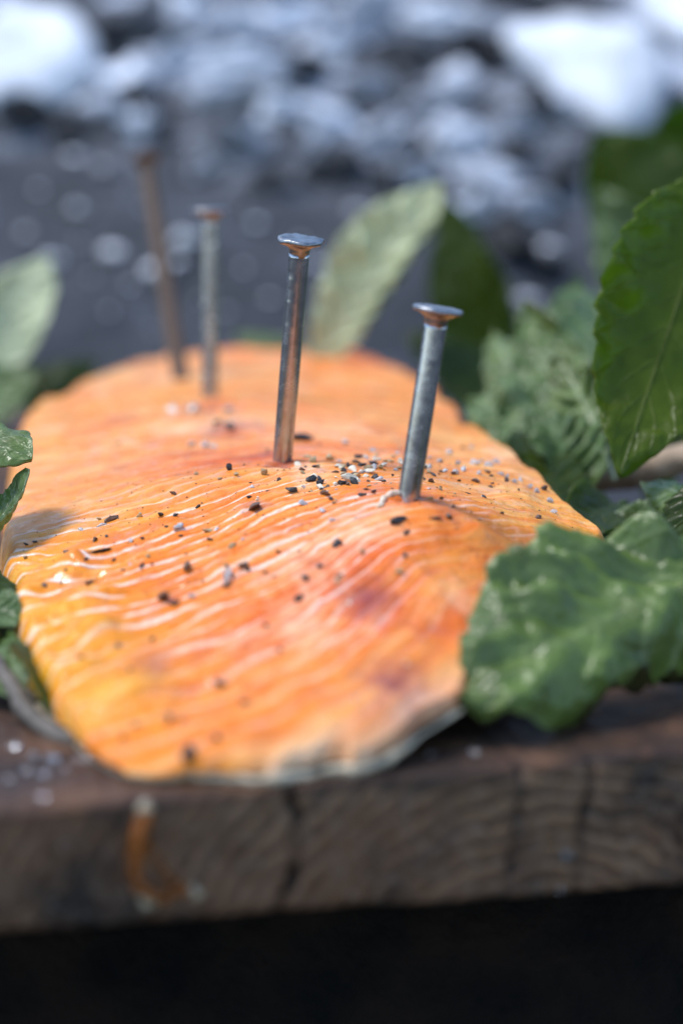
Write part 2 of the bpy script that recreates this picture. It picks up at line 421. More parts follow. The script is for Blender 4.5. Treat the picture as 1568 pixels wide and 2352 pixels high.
for i, (x, y, r) in enumerate(coals):
    put_rock('charcoal_piece', COALS[i % 4], x, y, r * rng.uniform(1.0, 1.4), 'black charcoal piece', 'charcoal', 'charcoal pieces on the bank', -.15)
flecks = [(365,640),(260,590),(120,610),(425,570),(560,620),(240,395),(170,370),(480,400),(590,520),(1255,590),(880,540),(180,490),(60,540),(330,480),(300,660),(520,720),
          (90,440),(690,560),(620,690),(1130,560),(410,610),(250,720),(180,560),(20,640),(1060,600),(740,620),(820,500),(560,470),(210,640),(460,690),(1210,700),(350,760)]
for i, (x, y) in enumerate(flecks):
    put_rock('ash_fleck', FLECKS[i % 4], x, y, rng.choice((7, 10, 13, 18, 24)) if i not in (0, 3, 9) else 32, 'pale ash fleck', 'ash fleck', 'pale flecks on the dark ash slope', -.1)

def slab(name, pts, Y0, Y1, thick, mat, label, cat, seed):
    """bevelled irregular slab; outline given as (pixel x, pixel y, 0..1 between the two distances)"""
    top = [on_ground(x, y) + ray(x, y) * (-(Y0 + (Y1 - Y0) * f)) for x, y, f in pts]
    c = sum(top) / len(top); ring = []
    n = len(top); dense = []
    for i in range(n):
        for k in range(6):
            a, b = top[i], top[(i + 1) % n]; dense.append(a + (b - a) * k / 6)
    D = np.array(dense)
    for _ in range(5): D = .5 * D + .25 * np.roll(D, 1, 0) + .25 * np.roll(D, -1, 0)
    nrm = np.cross(D[len(D) // 3] - D[0], D[2 * len(D) // 3] - D[0]); nrm /= np.linalg.norm(nrm)
    if nrm[1] > 0: nrm = -nrm
    Vs, Fs = [], []; m = len(D)
    prof = [(0, .35), (.25, .45), (.5, .48), (.75, .42), (.93, .2), (1.0, -.15), (.96, -.6), (.6, -.9), (0, -1.0)]
    for (rr, hh) in prof:
        for i in range(m):
            p = c + (D[i] - c) * max(rr, .001) + nrm * hh * thick
            p = p + nrm * thick * .5 * float(fbm(p[0] / 18 + seed, p[2] / 18, p[1] / 18)) + (D[i] - c) * .05 * float(vnoise(p[0] / 6, p[2] / 6, seed))
            Vs.append(p - c)
    for j in range(len(prof) - 1):
        for i in range(m):
            a = j * m + i; b = j * m + (i + 1) % m
            Fs.append((a, b, b + m, a + m))
    me = mesh_np(name, np.array(Vs), Fs, mat)
    return tag(obj(name, me, None, c), label, cat)
slab('white_ash_slab', [(-60,40,.6),(70,15,.7),(190,40,.7),(225,110,.5),(200,180,.3),(110,225,.1),(40,215,.05),(-60,240,0)], 18, 45, 14, M_white,
     'big rounded white ash-covered chunk in the top left corner', 'ash chunk', 2.0)
slab('white_ash_slab', [(1130,60,.7),(1300,30,.9),(1480,60,.9),(1545,140,.6),(1510,250,.2),(1430,300,0),(1330,240,.15),(1230,150,.4)], 18, 45, 13, M_white,
     'big white ash-covered slab slanting down in the top right', 'ash chunk', 6.0)
slab('white_ash_slab', [(1440,-40,.5),(1640,-40,.6),(1640,110,.2),(1560,85,.1),(1490,20,.3)], 10, 20, 12, M_white,
     'white ash-covered piece cut off by the top right corner', 'ash chunk', 9.0)
slab('brown_stick', [(1080,-20,.3),(1240,-6,.4),(1400,10,.5),(1400,40,.4),(1240,22,.3),(1080,10,.2)], 5, 12, 8, M_char,
     'dark charred stick along the top edge above the white slab', 'stick', 4.0)

# ------------------------------------------------------------------ plank
pA, pB = at(0, 1866, z=0), at(1568, 1726, z=0)
ang = math.atan2(pB[1] - pA[1], pB[0] - pA[0])
PT = 13.5                                     # thickness (mean; it tapers a little from right to left)
def ptaper(u): return 1.0 + u * .0030
pc = (pA + pB) / 2
PW, PL = 175.0, 335.0                         # width, length
def plank_pt(u, v, z):                        # plank frame -> world mm
    return np.array([pc[0] + u * math.cos(ang) - v * math.sin(ang), pc[1] + u * math.sin(ang) + v * math.cos(ang), z])
CRACKS = [(-6.8, .55, 3.5), (16.5, .45, 2.5), (24.5, .5, 3), (36, .3, 2)]
def plank_mesh():
    us = np.linspace(-PW / 2, PW / 2, 420)
    vs_ = np.concatenate([np.linspace(0, 6, 16)[:-1], np.linspace(6, 60, 60)[:-1], np.linspace(60, PL - 3, 60)[:-1], np.linspace(PL - 3, PL, 6)])
    zs = np.linspace(-PT, 0, 36)
    Vs, Fs, off = [], [], 0
    def patch(A, flip):
        nonlocal off
        nr, nc = A.shape[:2]
        F = grid_faces(nr, nc)
        if flip: F = F[:, ::-1]
        Vs.append(A.reshape(-1, 3)); Fs.append(F + off); off += nr * nc
    U, Vv = np.meshgrid(us, vs_); patch(np.stack([U, Vv, 0 * U], 2), False); patch(np.stack([U, Vv, 0 * U - PT], 2), True)
    U, Z = np.meshgrid(us, zs); patch(np.stack([U, 0 * U, Z], 2), False); patch(np.stack([U, 0 * U + PL, Z], 2), True)
    Vv, Z = np.meshgrid(vs_, zs); patch(np.stack([0 * Z - PW / 2, Vv, Z], 2), True); patch(np.stack([0 * Z + PW / 2, Vv, Z], 2), False)
    P = np.concatenate(Vs); F = np.concatenate(Fs)
    R = 0.9 + .5 * fbm(P[:, 0] / 9, P[:, 1] / 9, P[:, 2] / 9, 3)
    lo = np.array([-PW / 2, 0, -PT]); hi = np.array([PW / 2, PL, 0])
    Q = np.clip(P, lo + R[:, None], hi - R[:, None])
    D = P - Q; L = np.linalg.norm(D, axis=1, keepdims=True); L[L == 0] = 1
    P2 = Q + D / L * R[:, None]
    # saw marks, wear, cracks
    ck = np.zeros(len(P))
    front = np.exp(-np.maximum(P[:, 1], 0) / 1.5)
    for cu, cw, dp in CRACKS:
        du = P[:, 0] - cu - .7 * vnoise(P[:, 2] / 4 + cu, P[:, 1] / 14, cu) - .25 * (P[:, 2] + 6) * .5
        e = np.exp(-(du / cw) ** 2) * (.55 + .45 * vnoise(P[:, 2] / 2.5, cu, P[:, 1] / 20))
        e = e * np.exp(-P[:, 1] / (7 + 3 * cw))
        ck = np.maximum(ck, np.clip(e * 1.3, 0, 1))
        P2[:, 1] += front * e * dp * .6
        P2[:, 2] -= e * .5 * (P[:, 2] > -1) * 1.0
    P2[:, 1] += front * (.35 * fbm(P[:, 0] / 5, P[:, 2] / 5, 2.2, 4) + .12 * vnoise(P[:, 0] / .6, P[:, 2] / 3.5, 7.7))
    P2[:, 2] += .35 * fbm(P[:, 0] / 6, P[:, 1] / 40, 8.8, 3)
    P2[:, 2] *= ptaper(P[:, 0])
    me = mesh_np('plank', P2, F, M_wood, True, {'crack': ck})
    bm = bmesh.new(); bm.from_mesh(me); bmesh.ops.remove_doubles(bm, verts=bm.verts, dist=1e-6); bm.to_mesh(me); bm.free()
    return me
plank = obj('plank', plank_mesh(), None, (pc[0], pc[1], 0)); plank.rotation_euler.z = ang
tag(plank, 'weathered brown wooden plank with cracked end grain under the fillet', 'plank')

# charred log that carries the plank near its front end
def tube(pts, radii, nseg=14, noise_amp=0.0, seed=0, cap=True):
    pts = [np.asarray(p, float) for p in pts]; n = len(pts)
    Vs, Fs = [], []
    up = np.array([.13, .2, 1.0])
    for i in range(n):
        t = pts[min(i + 1, n - 1)] - pts[max(i - 1, 0)]; t = t / np.linalg.norm(t)
        a = np.cross(t, up); a /= np.linalg.norm(a); b = np.cross(t, a)
        for k in range(nseg):
            th = 2 * math.pi * k / nseg
            d = a * math.cos(th) + b * math.sin(th)
            r = radii[i] if hasattr(radii, '__len__') else radii
            if noise_amp: r = r * (1 + noise_amp * float(vnoise(pts[i][0] / (3 * r) + d[0], pts[i][1] / (3 * r) + d[1], pts[i][2] / (3 * r) + d[2] + seed)))
            Vs.append(pts[i] + d * r)
    for i in range(n - 1):
        for k in range(nseg):
            a, b = i * nseg + k, i * nseg + (k + 1) % nseg
            Fs.append((a, b, b + nseg, a + nseg))
    if cap: Fs.append(tuple(range(nseg))[::-1]); Fs.append(tuple((n - 1) * nseg + k for k in range(nseg)))
    return np.array(Vs), Fs
def spline(P, n):
    P = [np.asarray(p, float) for p in P]
    P = [2 * P[0] - P[1]] + P + [2 * P[-1] - P[-2]]; r = []
    m = len(P) - 3
    for i in range(n):
        t = i / (n - 1) * m; k = min(int(t), m - 1); f = t - k
        a, b, c, d = P[k:k + 4]
        r.append(.5 * (2 * b + (c - a) * f + (2 * a - 5 * b + 4 * c - d) * f * f + (3 * b - 3 * c + d - a) * f ** 3))
    return r
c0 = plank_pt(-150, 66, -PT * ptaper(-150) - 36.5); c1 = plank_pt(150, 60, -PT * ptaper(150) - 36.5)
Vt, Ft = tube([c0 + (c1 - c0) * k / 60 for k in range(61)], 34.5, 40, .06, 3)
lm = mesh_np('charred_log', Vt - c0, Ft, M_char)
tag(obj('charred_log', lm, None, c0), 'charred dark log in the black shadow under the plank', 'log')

# ------------------------------------------------------------------ fillet
Lp = [(285,1788,.4),(215,1735,1),(140,1650,2),(60,1540,4),(25,1420,6),(8,1300,9),(0,1190,10.5),(15,1100,11),(60,950,13),(130,915,13.5),(215,880,14),(330,856,14)]
Rp = [(890,1757,.6),(945,1690,3.0),(1050,1600,5.5),(1140,1490,7.5),(1260,1390,8),(1400,1268,10),(1330,1180,13),(1250,1110,14.5),(1150,1030,15),(1060,955,15),(950,868,16),(830,838,15)]
Zc = [(300,1780,.8),(500,1770,1.6),(700,1745,2.4),(880,1735,2.2),(450,1650,4.5),(700,1620,5.8),(900,1600,6.4),(1020,1580,6.2),
      (250,1560,6),(500,1480,8.5),(800,1450,10.2),(1100,1440,9.7),(120,1450,8),(350,1380,10),(600,1330,12.5),(900,1290,14.8),(1200,1300,12),
      (60,1320,9.5),(250,1260,13),(500,1180,16.2),(750,1180,17.6),(1000,1195,18),(1250,1225,14.6),(1380,1256,11),(1100,1212,17),(1050,1320,13.0),(1200,1370,9.8),
      (100,1200,13),(300,1130,16.5),(520,1078,19.5),(620,1085,19.6),(800,1095,19.6),(940,1140,20),(1150,1080,18),(1250,1110,15.8),
      (200,1030,15.5),(450,1000,17.6),(480,920,20),(600,900,19.6),(900,960,18.3),(1050,970,15.4),(750,850,17),(400,870,16.5),(250,895,15.2),(100,955,14),
      (700,1000,18.2),(20,1100,11.5),(650,1040,18.4)]
Pz = np.array([at(x, y, z=z) for x, y, z in Zc])
ZR = RBF(Pz[:, :2], Pz[:, 2], 1.0, 2e-4)
BUMPS = []                                    # (x, y, amp, radius) set below
def zflesh(X):
    X = np.asarray(X, float).reshape(-1, 2)
    z = ZR(X)
    for bx, by, a, r in BUMPS: z = z + a * np.exp(-((X[:, 0] - bx) ** 2 + (X[:, 1] - by) ** 2) / r ** 2)
    return z
def surf(px, py):                             # pixel -> point on the flesh
    z = 12.0
    for _ in range(40):
        P = at(px, py, z=z); z = .5 * z + .5 * float(zflesh(P[:2])[0])
    return at(px, py, z=z)
for (px, py, a, r) in [(170,1305,1.8,3.0),(225,1455,1.9,3.0),(290,1600,1.6,3.0),(120,1400,.8,2.5),(200,1380,1.0,2.2),(60,1360,.8,2.2),(150,1540,.8,2.4),(400,1440,-.9,3.5),(450,1580,-.7,4),(620,1600,.6,4),(800,1560,-.5,3.5),(760,1680,.5,3),(1180,1300,.7,5),(1100,1400,.6,4),(644,1066,-1.4,2.4),(648,1080,-.9,1.6),(938,1143,-1.0,1.7),(938,1165,.35,2.0),(650,1095,.3,2.0),
                       (760,1065,.6,3),(560,1080,.5,3),(470,915,-1.0,3),(590,1250,.3,4),(1000,1380,.5,4)]:
    q = surf(px, py); BUMPS.append((q[0], q[1], a, r))
# curves of the white connective lines, traced with their running number
STR = [(-34, [(200,885),(500,870),(800,860),(940,880)]), (-24, [(60,975),(300,945),(600,925),(900,945),(1020,970)]), (-14, [(30,1080),(250,1040),(450,1000),(650,985),(900,1010),(1150,1050)]),
       (-6, [(10,1180),(180,1140),(350,1090),(500,1050),(700,1040),(950,1060)]),
       (0, [(10,1240),(150,1215),(330,1165),(520,1110),(600,1090)]), (3, [(20,1290),(200,1275),(350,1235),(500,1175),(640,1115),(760,1090)]),
       (6, [(60,1345),(250,1320),(400,1270),(560,1205),(720,1140),(850,1120)]), (9, [(150,1390),(330,1360),(480,1310),(640,1240),(800,1170),(900,1150),(1050,1150),(1250,1170)]),
       (11.5, [(250,1440),(420,1400),(580,1340),(720,1270),(860,1190),(1000,1180)]), (14, [(330,1500),(480,1460),(640,1390),(780,1300),(900,1215),(1050,1205),(1260,1225)]),
       (16.5, [(400,1600),(560,1540),(720,1450),(850,1350),(960,1255),(1150,1240)]), (19, [(480,1690),(650,1620),(800,1530),(920,1420),(1030,1310)]),
       (21.5, [(600,1760),(760,1690),(900,1590),(1020,1470),(1120,1360)]), (4.5, [(60,1320),(15,1310)]), (10, [(50,1480)]), (14, [(120,1600)]), (18, [(200,1710)])]
sp, sv = [], []
for n_, pl in STR:
    for (px, py) in pl:
        q = surf(px, py); sp.append(q[:2]); sv.append(n_)
PHI = RBF(sp, sv, 1.0, 2e-3)
# tints of the flesh itself (reflectance)
O = (.78, .30, .10); Yl = (.80, .48, .10); Pk = (.82, .34, .20); Rd = (.76, .20, .07); Pa = (.80, .40, .19); Wh = (.72, .60, .45)
TI = [(100,1300,Yl),(60,1420,Yl),(170,1430,Yl),(230,1480,(.82,.52,.16)),(200,1600,Yl),(290,1600,(.82,.48,.14)),(200,1700,(.78,.36,.07)),(300,1740,(.78,.34,.08)),(330,1790,(.75,.5,.25)),
      (450,1500,O),(400,1350,O),(250,1250,(.80,.36,.13)),(600,1300,O),(700,1400,Rd),(820,1280,Rd),(900,1220,(.78,.26,.08)),(600,1500,(.76,.24,.08)),(550,1620,(.78,.30,.11)),(480,1700,(.80,.33,.13)),
      (760,1600,(.82,.30,.16)),(820,1640,Pk),(650,1690,Pk),(900,1500,Pk),(1000,1350,Pk),(1080,1330,(.82,.38,.24)),(1150,1300,(.80,.30,.13)),(1220,1320,Rd),(1100,1500,(.80,.36,.22)),(960,1450,Rd),
      (1000,1570,(.78,.44,.30)),(900,1680,Wh),(780,1720,Wh),(700,1740,Wh),(820,1745,(.78,.70,.56)),(860,1755,(.78,.72,.6)),(760,1765,(.78,.72,.6)),(940,1695,(.78,.72,.6)),(600,1775,(.74,.58,.42)),(990,1640,(.78,.70,.58)),(650,1755,(.74,.55,.38)),(500,1775,(.76,.40,.2)),(880,1740,(.78,.72,.60)),(1040,1600,(.74,.58,.46)),(960,1650,Wh),
      (1000,1250,O),(1150,1210,(.80,.38,.14)),(1300,1240,(.80,.40,.15)),(1380,1260,(.82,.46,.2)),(1100,1110,Pa),(1200,1110,Pa),(800,1110,(.80,.34,.14)),(650,1130,(.80,.34,.13)),
      (450,1130,Pa),(250,1130,Pa),(100,1160,(.80,.42,.24)),(40,1200,(.74,.42,.26)),(150,1030,(.80,.35,.15)),(300,970,(.78,.32,.12)),(120,950,(.80,.36,.12)),(450,970,(.78,.32,.14)),(600,1000,(.78,.28,.12)),
      (560,1055,(.70,.17,.06)),(700,970,(.80,.30,.16)),(850,1000,(.80,.30,.14)),(1000,1000,Pa),(900,900,O),(780,850,(.78,.27,.08)),(600,880,Pa),(360,865,(.80,.5,.34)),(250,890,O),(1010,930,(.80,.34,.10))]
tp, tv = [], []
for px, py, c in TI:
    q = surf(px, py); tp.append(q[:2]); tv.append(c)
TINT = RBF(tp, tv, 1.0, 1e-3)
BLOOD = [(650,1082,2.0,.8),(940,1146,1.7,.6),(484,925,2.2,.6),(850,1375,3.0,.9),(900,1570,3.4,.85),(930,1620,2.0,.6),(600,1045,3.0,.75),(520,985,4.5,.8),(350,1520,2.4,.6),(590,1168,2.0,.45),(1040,1180,1.6,.35),(455,1510,1.3,.3),(700,1290,2,.25),(1240,1190,2,.35),(470,940,3,.4),(380,1375,1.6,.4)]
def curve_xy(pts):
    return np.array([at(x, y, z=z) for x, y, z in pts])
Lc, Rc = curve_xy(Lp), curve_xy(Rp)
def resample(C, n):
    D = np.array(spline(C, 800)); s = np.concatenate([[0], np.cumsum(np.linalg.norm(np.diff(D[:, :2], axis=0), axis=1))]); s /= s[-1]
    return D, s
NR, NC = 560, 400
tt = np.concatenate([np.linspace(0, .36, 360)[:-1], np.linspace(.36, 1, NR - 359)])
def ev(C):
    D = np.array(spline(C, 1600)); yv = (D[:, 1] - D[0, 1]) / (D[-1, 1] - D[0, 1])
    yv = np.maximum.accumulate(yv + np.arange(len(yv)) * 1e-9)
    return np.stack([np.interp(tt, yv, D[:, k]) for k in range(3)], 1)
LE, RE = ev(Lc), ev(Rc)
# wobble of the outline
LE[:, 0] += .9 * vnoise(LE[:, 1] / 5, 0, 4.4) + .25 * vnoise(LE[:, 1] / 1.6, 3, 4.4)
RE[:, 0] += .9 * vnoise(RE[:, 1] / 6, 9, 4.4) + .25 * vnoise(RE[:, 1] / 1.5, 5, 1.4)
ss = np.linspace(0, 1, NC); ss = .5 - .5 * np.cos(ss * math.pi) * (.25) - (1 - 2 * ss) * .375
ss = (ss - ss[0]) / (ss[-1] - ss[0])
XY = LE[:, None, :2] * (1 - ss)[None, :, None] + RE[:, None, :2] * ss[None, :, None]
# bow of the front and back ends
bow = np.sin(ss * math.pi)[None, :]
XY[:, :, 1] += (.9 * vnoise(ss * 9, 2.2, 0)[None, :] + .35 * vnoise(ss * 30, 4.2, 0)[None, :]) * np.exp(-tt[:, None] / .02)
XY[:, :, 1] += 9 * vnoise(ss * 7, 7.7, 0)[None, :] * np.exp(-(1 - tt[:, None]) / .06)
XY[:, :, 1] += -2.2 * bow * np.exp(-tt[:, None] / .05) + 10 * bow * np.exp(-(1 - tt[:, None]) / .08)
X2 = XY.reshape(-1, 2)
zt = zflesh(X2).reshape(NR, NC)
lift = np.array([0.4] * NR)
ry = (RE[:, 1] - RE[0, 1])
zbR = np.interp(ry, [0, 4, 12, 25, 45, 80], [.6, 3.0, 4.4, 4.4, 2.4, .4])   # the skin edge lifts off at the right front
zb = .4 + (zbR - .4)[:, None] * np.clip((ss - .62) / .38, 0, 1)[None, :] ** 2
width = np.linalg.norm(RE[:, :2] - LE[:, :2], axis=1)
e = np.minimum(ss[None, :] * width[:, None], (1 - ss)[None, :] * width[:, None])
yl = XY[:, :, 1]
e = np.minimum(e, np.maximum(yl - yl[0:1, :], 0) * 1.0)
e = np.minimum(e, np.maximum(yl[-1:, :] - yl, 0))
rad = np.clip((zt - zb) * .28, .7, 1.9)
q = np.clip(e / rad, 0, 1); prof = np.sqrt(np.clip(1 - (1 - q) ** 2, 0, 1))
zt = np.maximum(zt, zb + .9)
Z = zb + .25 + (zt - zb - .25) * (.30 + .70 * prof)
phi = PHI(X2)
f = phi + .3 * vnoise(X2[:, 0] / 9, X2[:, 1] / 7, 2.5)
pxl = X2[:, 0]; pyl = X2[:, 1]
amp = np.clip(1.1 - np.abs(fbm(pxl / 16, pyl / 16, 6.6, 2)) * .9, .15, 1)
zone = np.clip((252 - pyl) / 16, .22, 1) * np.clip((pyl - 174) / 14, .5, 1) * np.clip((24 - pxl) / 16, .25, 1)
amp = amp * zone * np.where(pyl < 226, np.clip((14 - pxl) / 14, .12, 1), 1)
tri = np.abs((f % 1) - .5)
grove = np.exp(-(tri / .16) ** 2)
dz = amp * (.34 * (1 - grove) - .18) + .62 * fbm(pxl / 6, pyl / 6, 1.2, 3) + .16 * fbm(pxl / 1.5, pyl / 1.5, 4.2, 3) + .8 * np.clip((pyl - 260) / 40, 0, 1) * fbm(pxl / 9, pyl / 14, 3.7, 3)
belly = np.exp(-((pxl + 33) / 7) ** 2) * np.clip((240 - pyl) / 15, 0, 1)
dz = dz + belly * .9 * fbm(pxl / 2.8, pyl / 2.8, 7.2, 2)
Z = Z + (dz.reshape(NR, NC)) * np.clip(q * 1.2, .15, 1)
Z = np.maximum(Z, .35)
blood = np.zeros(len(X2))
for px, py, r, a in BLOOD:
    qq = surf(px, py)
    d = np.hypot((X2[:, 0] - qq[0]), (X2[:, 1] - qq[1]) / 1.5) / r * (1 + .5 * fbm(X2[:, 0] / 2, X2[:, 1] / 2, px, 3))
    blood = np.maximum(blood, a * np.exp(-d ** 2))
fillet_c = np.array([float(X2[:, 0].mean()), float(X2[:, 1].mean()), 0])
fil = empty('fish_fillet', fillet_c)
tag(fil, 'raw orange fish fillet nailed onto the plank, sprinkled with pepper and salt', 'fish fillet')
V = np.stack([X2[:, 0], X2[:, 1], Z.ravel()], 1)
bk = np.clip((pyl - 235) / 40, 0, 1)[:, None]
t0 = np.clip(TINT(X2), .02, .9)
sat = np.clip((.55 - t0[:, 2:3] / t0[:, 0:1]) / .3, 0, 1)
mul = np.array([.96, .80, .19]) * (1 - bk) + np.array([.98, .98, .50]) * bk
tint = t0 * (mul * sat + (1 - sat) * np.array([1, .97, .9]))
obj('flesh', mesh_np('flesh', V - fillet_c, grid_faces(NR, NC), M_flesh, True, {'stria': f, 'tint': tint, 'stria_amount': np.clip(amp * 1.25 * np.clip((pyl - 182) / 32, .35, 1), 0, 1), 'blood': blood}), fil)
# skin: the underside sheet, a little wider than the flesh
ri = np.arange(0, NR, 6); ri[-1] = NR - 1; ci = np.arange(0, NC, 6); ci = np.append(ci, NC - 1)
S = np.stack([XY[:, :, 0], XY[:, :, 1], np.broadcast_to(zb, (NR, NC))], 2)[np.ix_(ri, ci)]
ctr = S.mean(axis=(0, 1)); 
S[:, 0, 0] += .6; S[:, -1, 0] += .5 + .3 * vnoise(S[:, -1, 1] / 3, 1, 1); S[0, :, 1] += .5 - .9 * np.clip((ss[ci] - .3) * 4, 0, 1)
top = S.copy(); top[:, :, 2] += .05; bot = S.copy(); bot[:, :, 2] -= .30
top[:, -1, 2] += .45; bot[:, -1, 2] += .25; top[0, :, 2] += .5 + .5 * vnoise(ss[ci] * 14, 3.3, 0); top[:, -1, 2] += .4 * vnoise(S[:, -1, 1] / 2.2, 6, 2)
nr, nc = S.shape[:2]
Vs = np.concatenate([top.reshape(-1, 3), bot.reshape(-1, 3)]); F = grid_faces(nr, nc); n0 = nr * nc
per = [j for j in range(nc)] + [i * nc + nc - 1 for i in range(1, nr)] + [(nr - 1) * nc + j for j in range(nc - 2, -1, -1)] + [i * nc for i in range(nr - 2, 0, -1)]
rim = np.array([[per[k], per[k - 1], per[k - 1] + n0, per[k] + n0] for k in range(len(per))])
obj('skin', mesh_np('skin', Vs - fillet_c, np.concatenate([F, F[:, ::-1] + n0, rim]), M_skin), fil)
def true_surf(px, py):                        # point on the finished flesh nearest to the pixel's ray hit
    p = surf(px, py)
    i = int(np.argmin((X2[:, 0] - p[0]) ** 2 + (X2[:, 1] - p[1]) ** 2))
    return V[i].copy()

# ------------------------------------------------------------------ nails
def lathe(prof, n=40):
    Vs, Fs = [], []
    for r, z in prof:
        for k in range(n):
            a = 2 * math.pi * k / n; Vs.append((r * math.cos(a), r * math.sin(a), z))
    for i in range(len(prof) - 1):
        for k in range(n):
            a, b = i * n + k, i * n + (k + 1) % n; Fs.append((a, b, b + n, a + n))
    Fs.append(tuple(range(n))[::-1]); Fs.append(tuple((len(prof) - 1) * n + k for k in range(n)))
    return np.array(Vs), Fs
def nail(bpx, tpx, Yb, Yt, r, hr, label, seed, dents=1.0, above=None, mat=None):
    mat = mat or M_steel
    B = true_surf(*bpx) if above is None else above
    T = at(*tpx, Y=Yt)
    ax = T - B; Ln = np.linalg.norm(ax); ax /= Ln
    root = empty('nail', B)
    root.rotation_mode = 'QUATERNION'; root.rotation_quaternion = Vector(ax).to_track_quat('Z', 'Y')
    tag(root, label, 'nail', 'steel nails driven through the fillet')
    down = -(B[2] + 9.0) / ax[2]
    prof = [(.02, down - 0.0), (r, down + 3.0)] + [(r, down + 3 + (Ln - 2.2 - down - 3) * k / 120) for k in range(1, 121)]
    Vs, Fs = lathe(prof, 36)
    # grip notches pressed into two sides below the head
    th = np.arctan2(Vs[:, 1], Vs[:, 0])
    for side in (math.radians(200), math.radians(20)):
        dth = np.abs((th - side + math.pi) % (2 * math.pi) - math.pi)
        zz = (Ln - Vs[:, 2])
        on = (zz > 4.0) & (zz < 12.5)
        k_ = 1 - dents * .035 * on * np.exp(-(dth / .5) ** 2) * (np.sin(zz * 2 * math.pi / 1.15 + 2 * vnoise(zz / 2, seed, 0)) > .35)
        Vs[:, 0] *= k_; Vs[:, 1] *= k_
    k_ = 1 + .012 * vnoise(Vs[:, 2] / 3, th, seed); Vs[:, 0] *= k_; Vs[:, 1] *= k_
    obj('shaft', mesh_np('shaft', Vs, Fs, mat), root)
    h = Ln
    hp = [(r * .99, h - 2.6), (r * 1.02, h - 1.7), (r * 1.15, h - 1.25), (hr * .72, h - .85), (hr * .95, h - .66), (hr, h - .48), (hr * 1.0, h - .25), (hr * .95, h - .06), (hr * .8, h + .02), (hr * .5, h + .03), (hr * .2, h + .02), (.05, h + .02)]
    Vs, Fs = lathe(hp, 56)
    th = np.arctan2(Vs[:, 1], Vs[:, 0]); rr = np.hypot(Vs[:, 0], Vs[:, 1]) / hr
    wob = 1 + .06 * dents * vnoise(np.cos(th) * 1.6 + seed, np.sin(th) * 1.6, seed * 2.2) * rr
    Vs[:, 0] *= wob; Vs[:, 1] *= wob
    Vs[:, 2] += dents * rr * (.11 * vnoise(np.cos(th) * 1.3 + 4, np.sin(th) * 1.3 + seed, seed) + .14 * vnoise(np.cos(th) * 4, np.sin(th) * 4 + seed, seed + 3.3))
    Vs[:, 2] += dents * .10 * fbm(Vs[:, 0] / .9, Vs[:, 1] / .9, seed, 3) * (Vs[:, 2] > h - .3)
    obj('head', mesh_np('head', Vs, Fs, M_head if mat is M_steel else mat), root)
    return root
nail((648,1078), (690,546), 250, 255, 1.42, 3.22, 'sharp steel nail standing in the middle of the fillet, with a dented head', 1.3, 1.6)
nail((938,1142), (1007,705), 225, 228, 1.44, 3.22, 'frontmost nail on the right, shortest above the flesh, leaning right', 2.7, .4)
nail((483,920), (481,478), 323, 343, 1.55, 3.30, 'slightly blurred upright nail just behind the sharp middle nail', 5.1, .8)
nail((415,868), (335,362), 425, 430, 1.9, 3.4, 'strongly blurred brownish nail farthest back, leaning left', 8.4, .8, mat=M_rust)
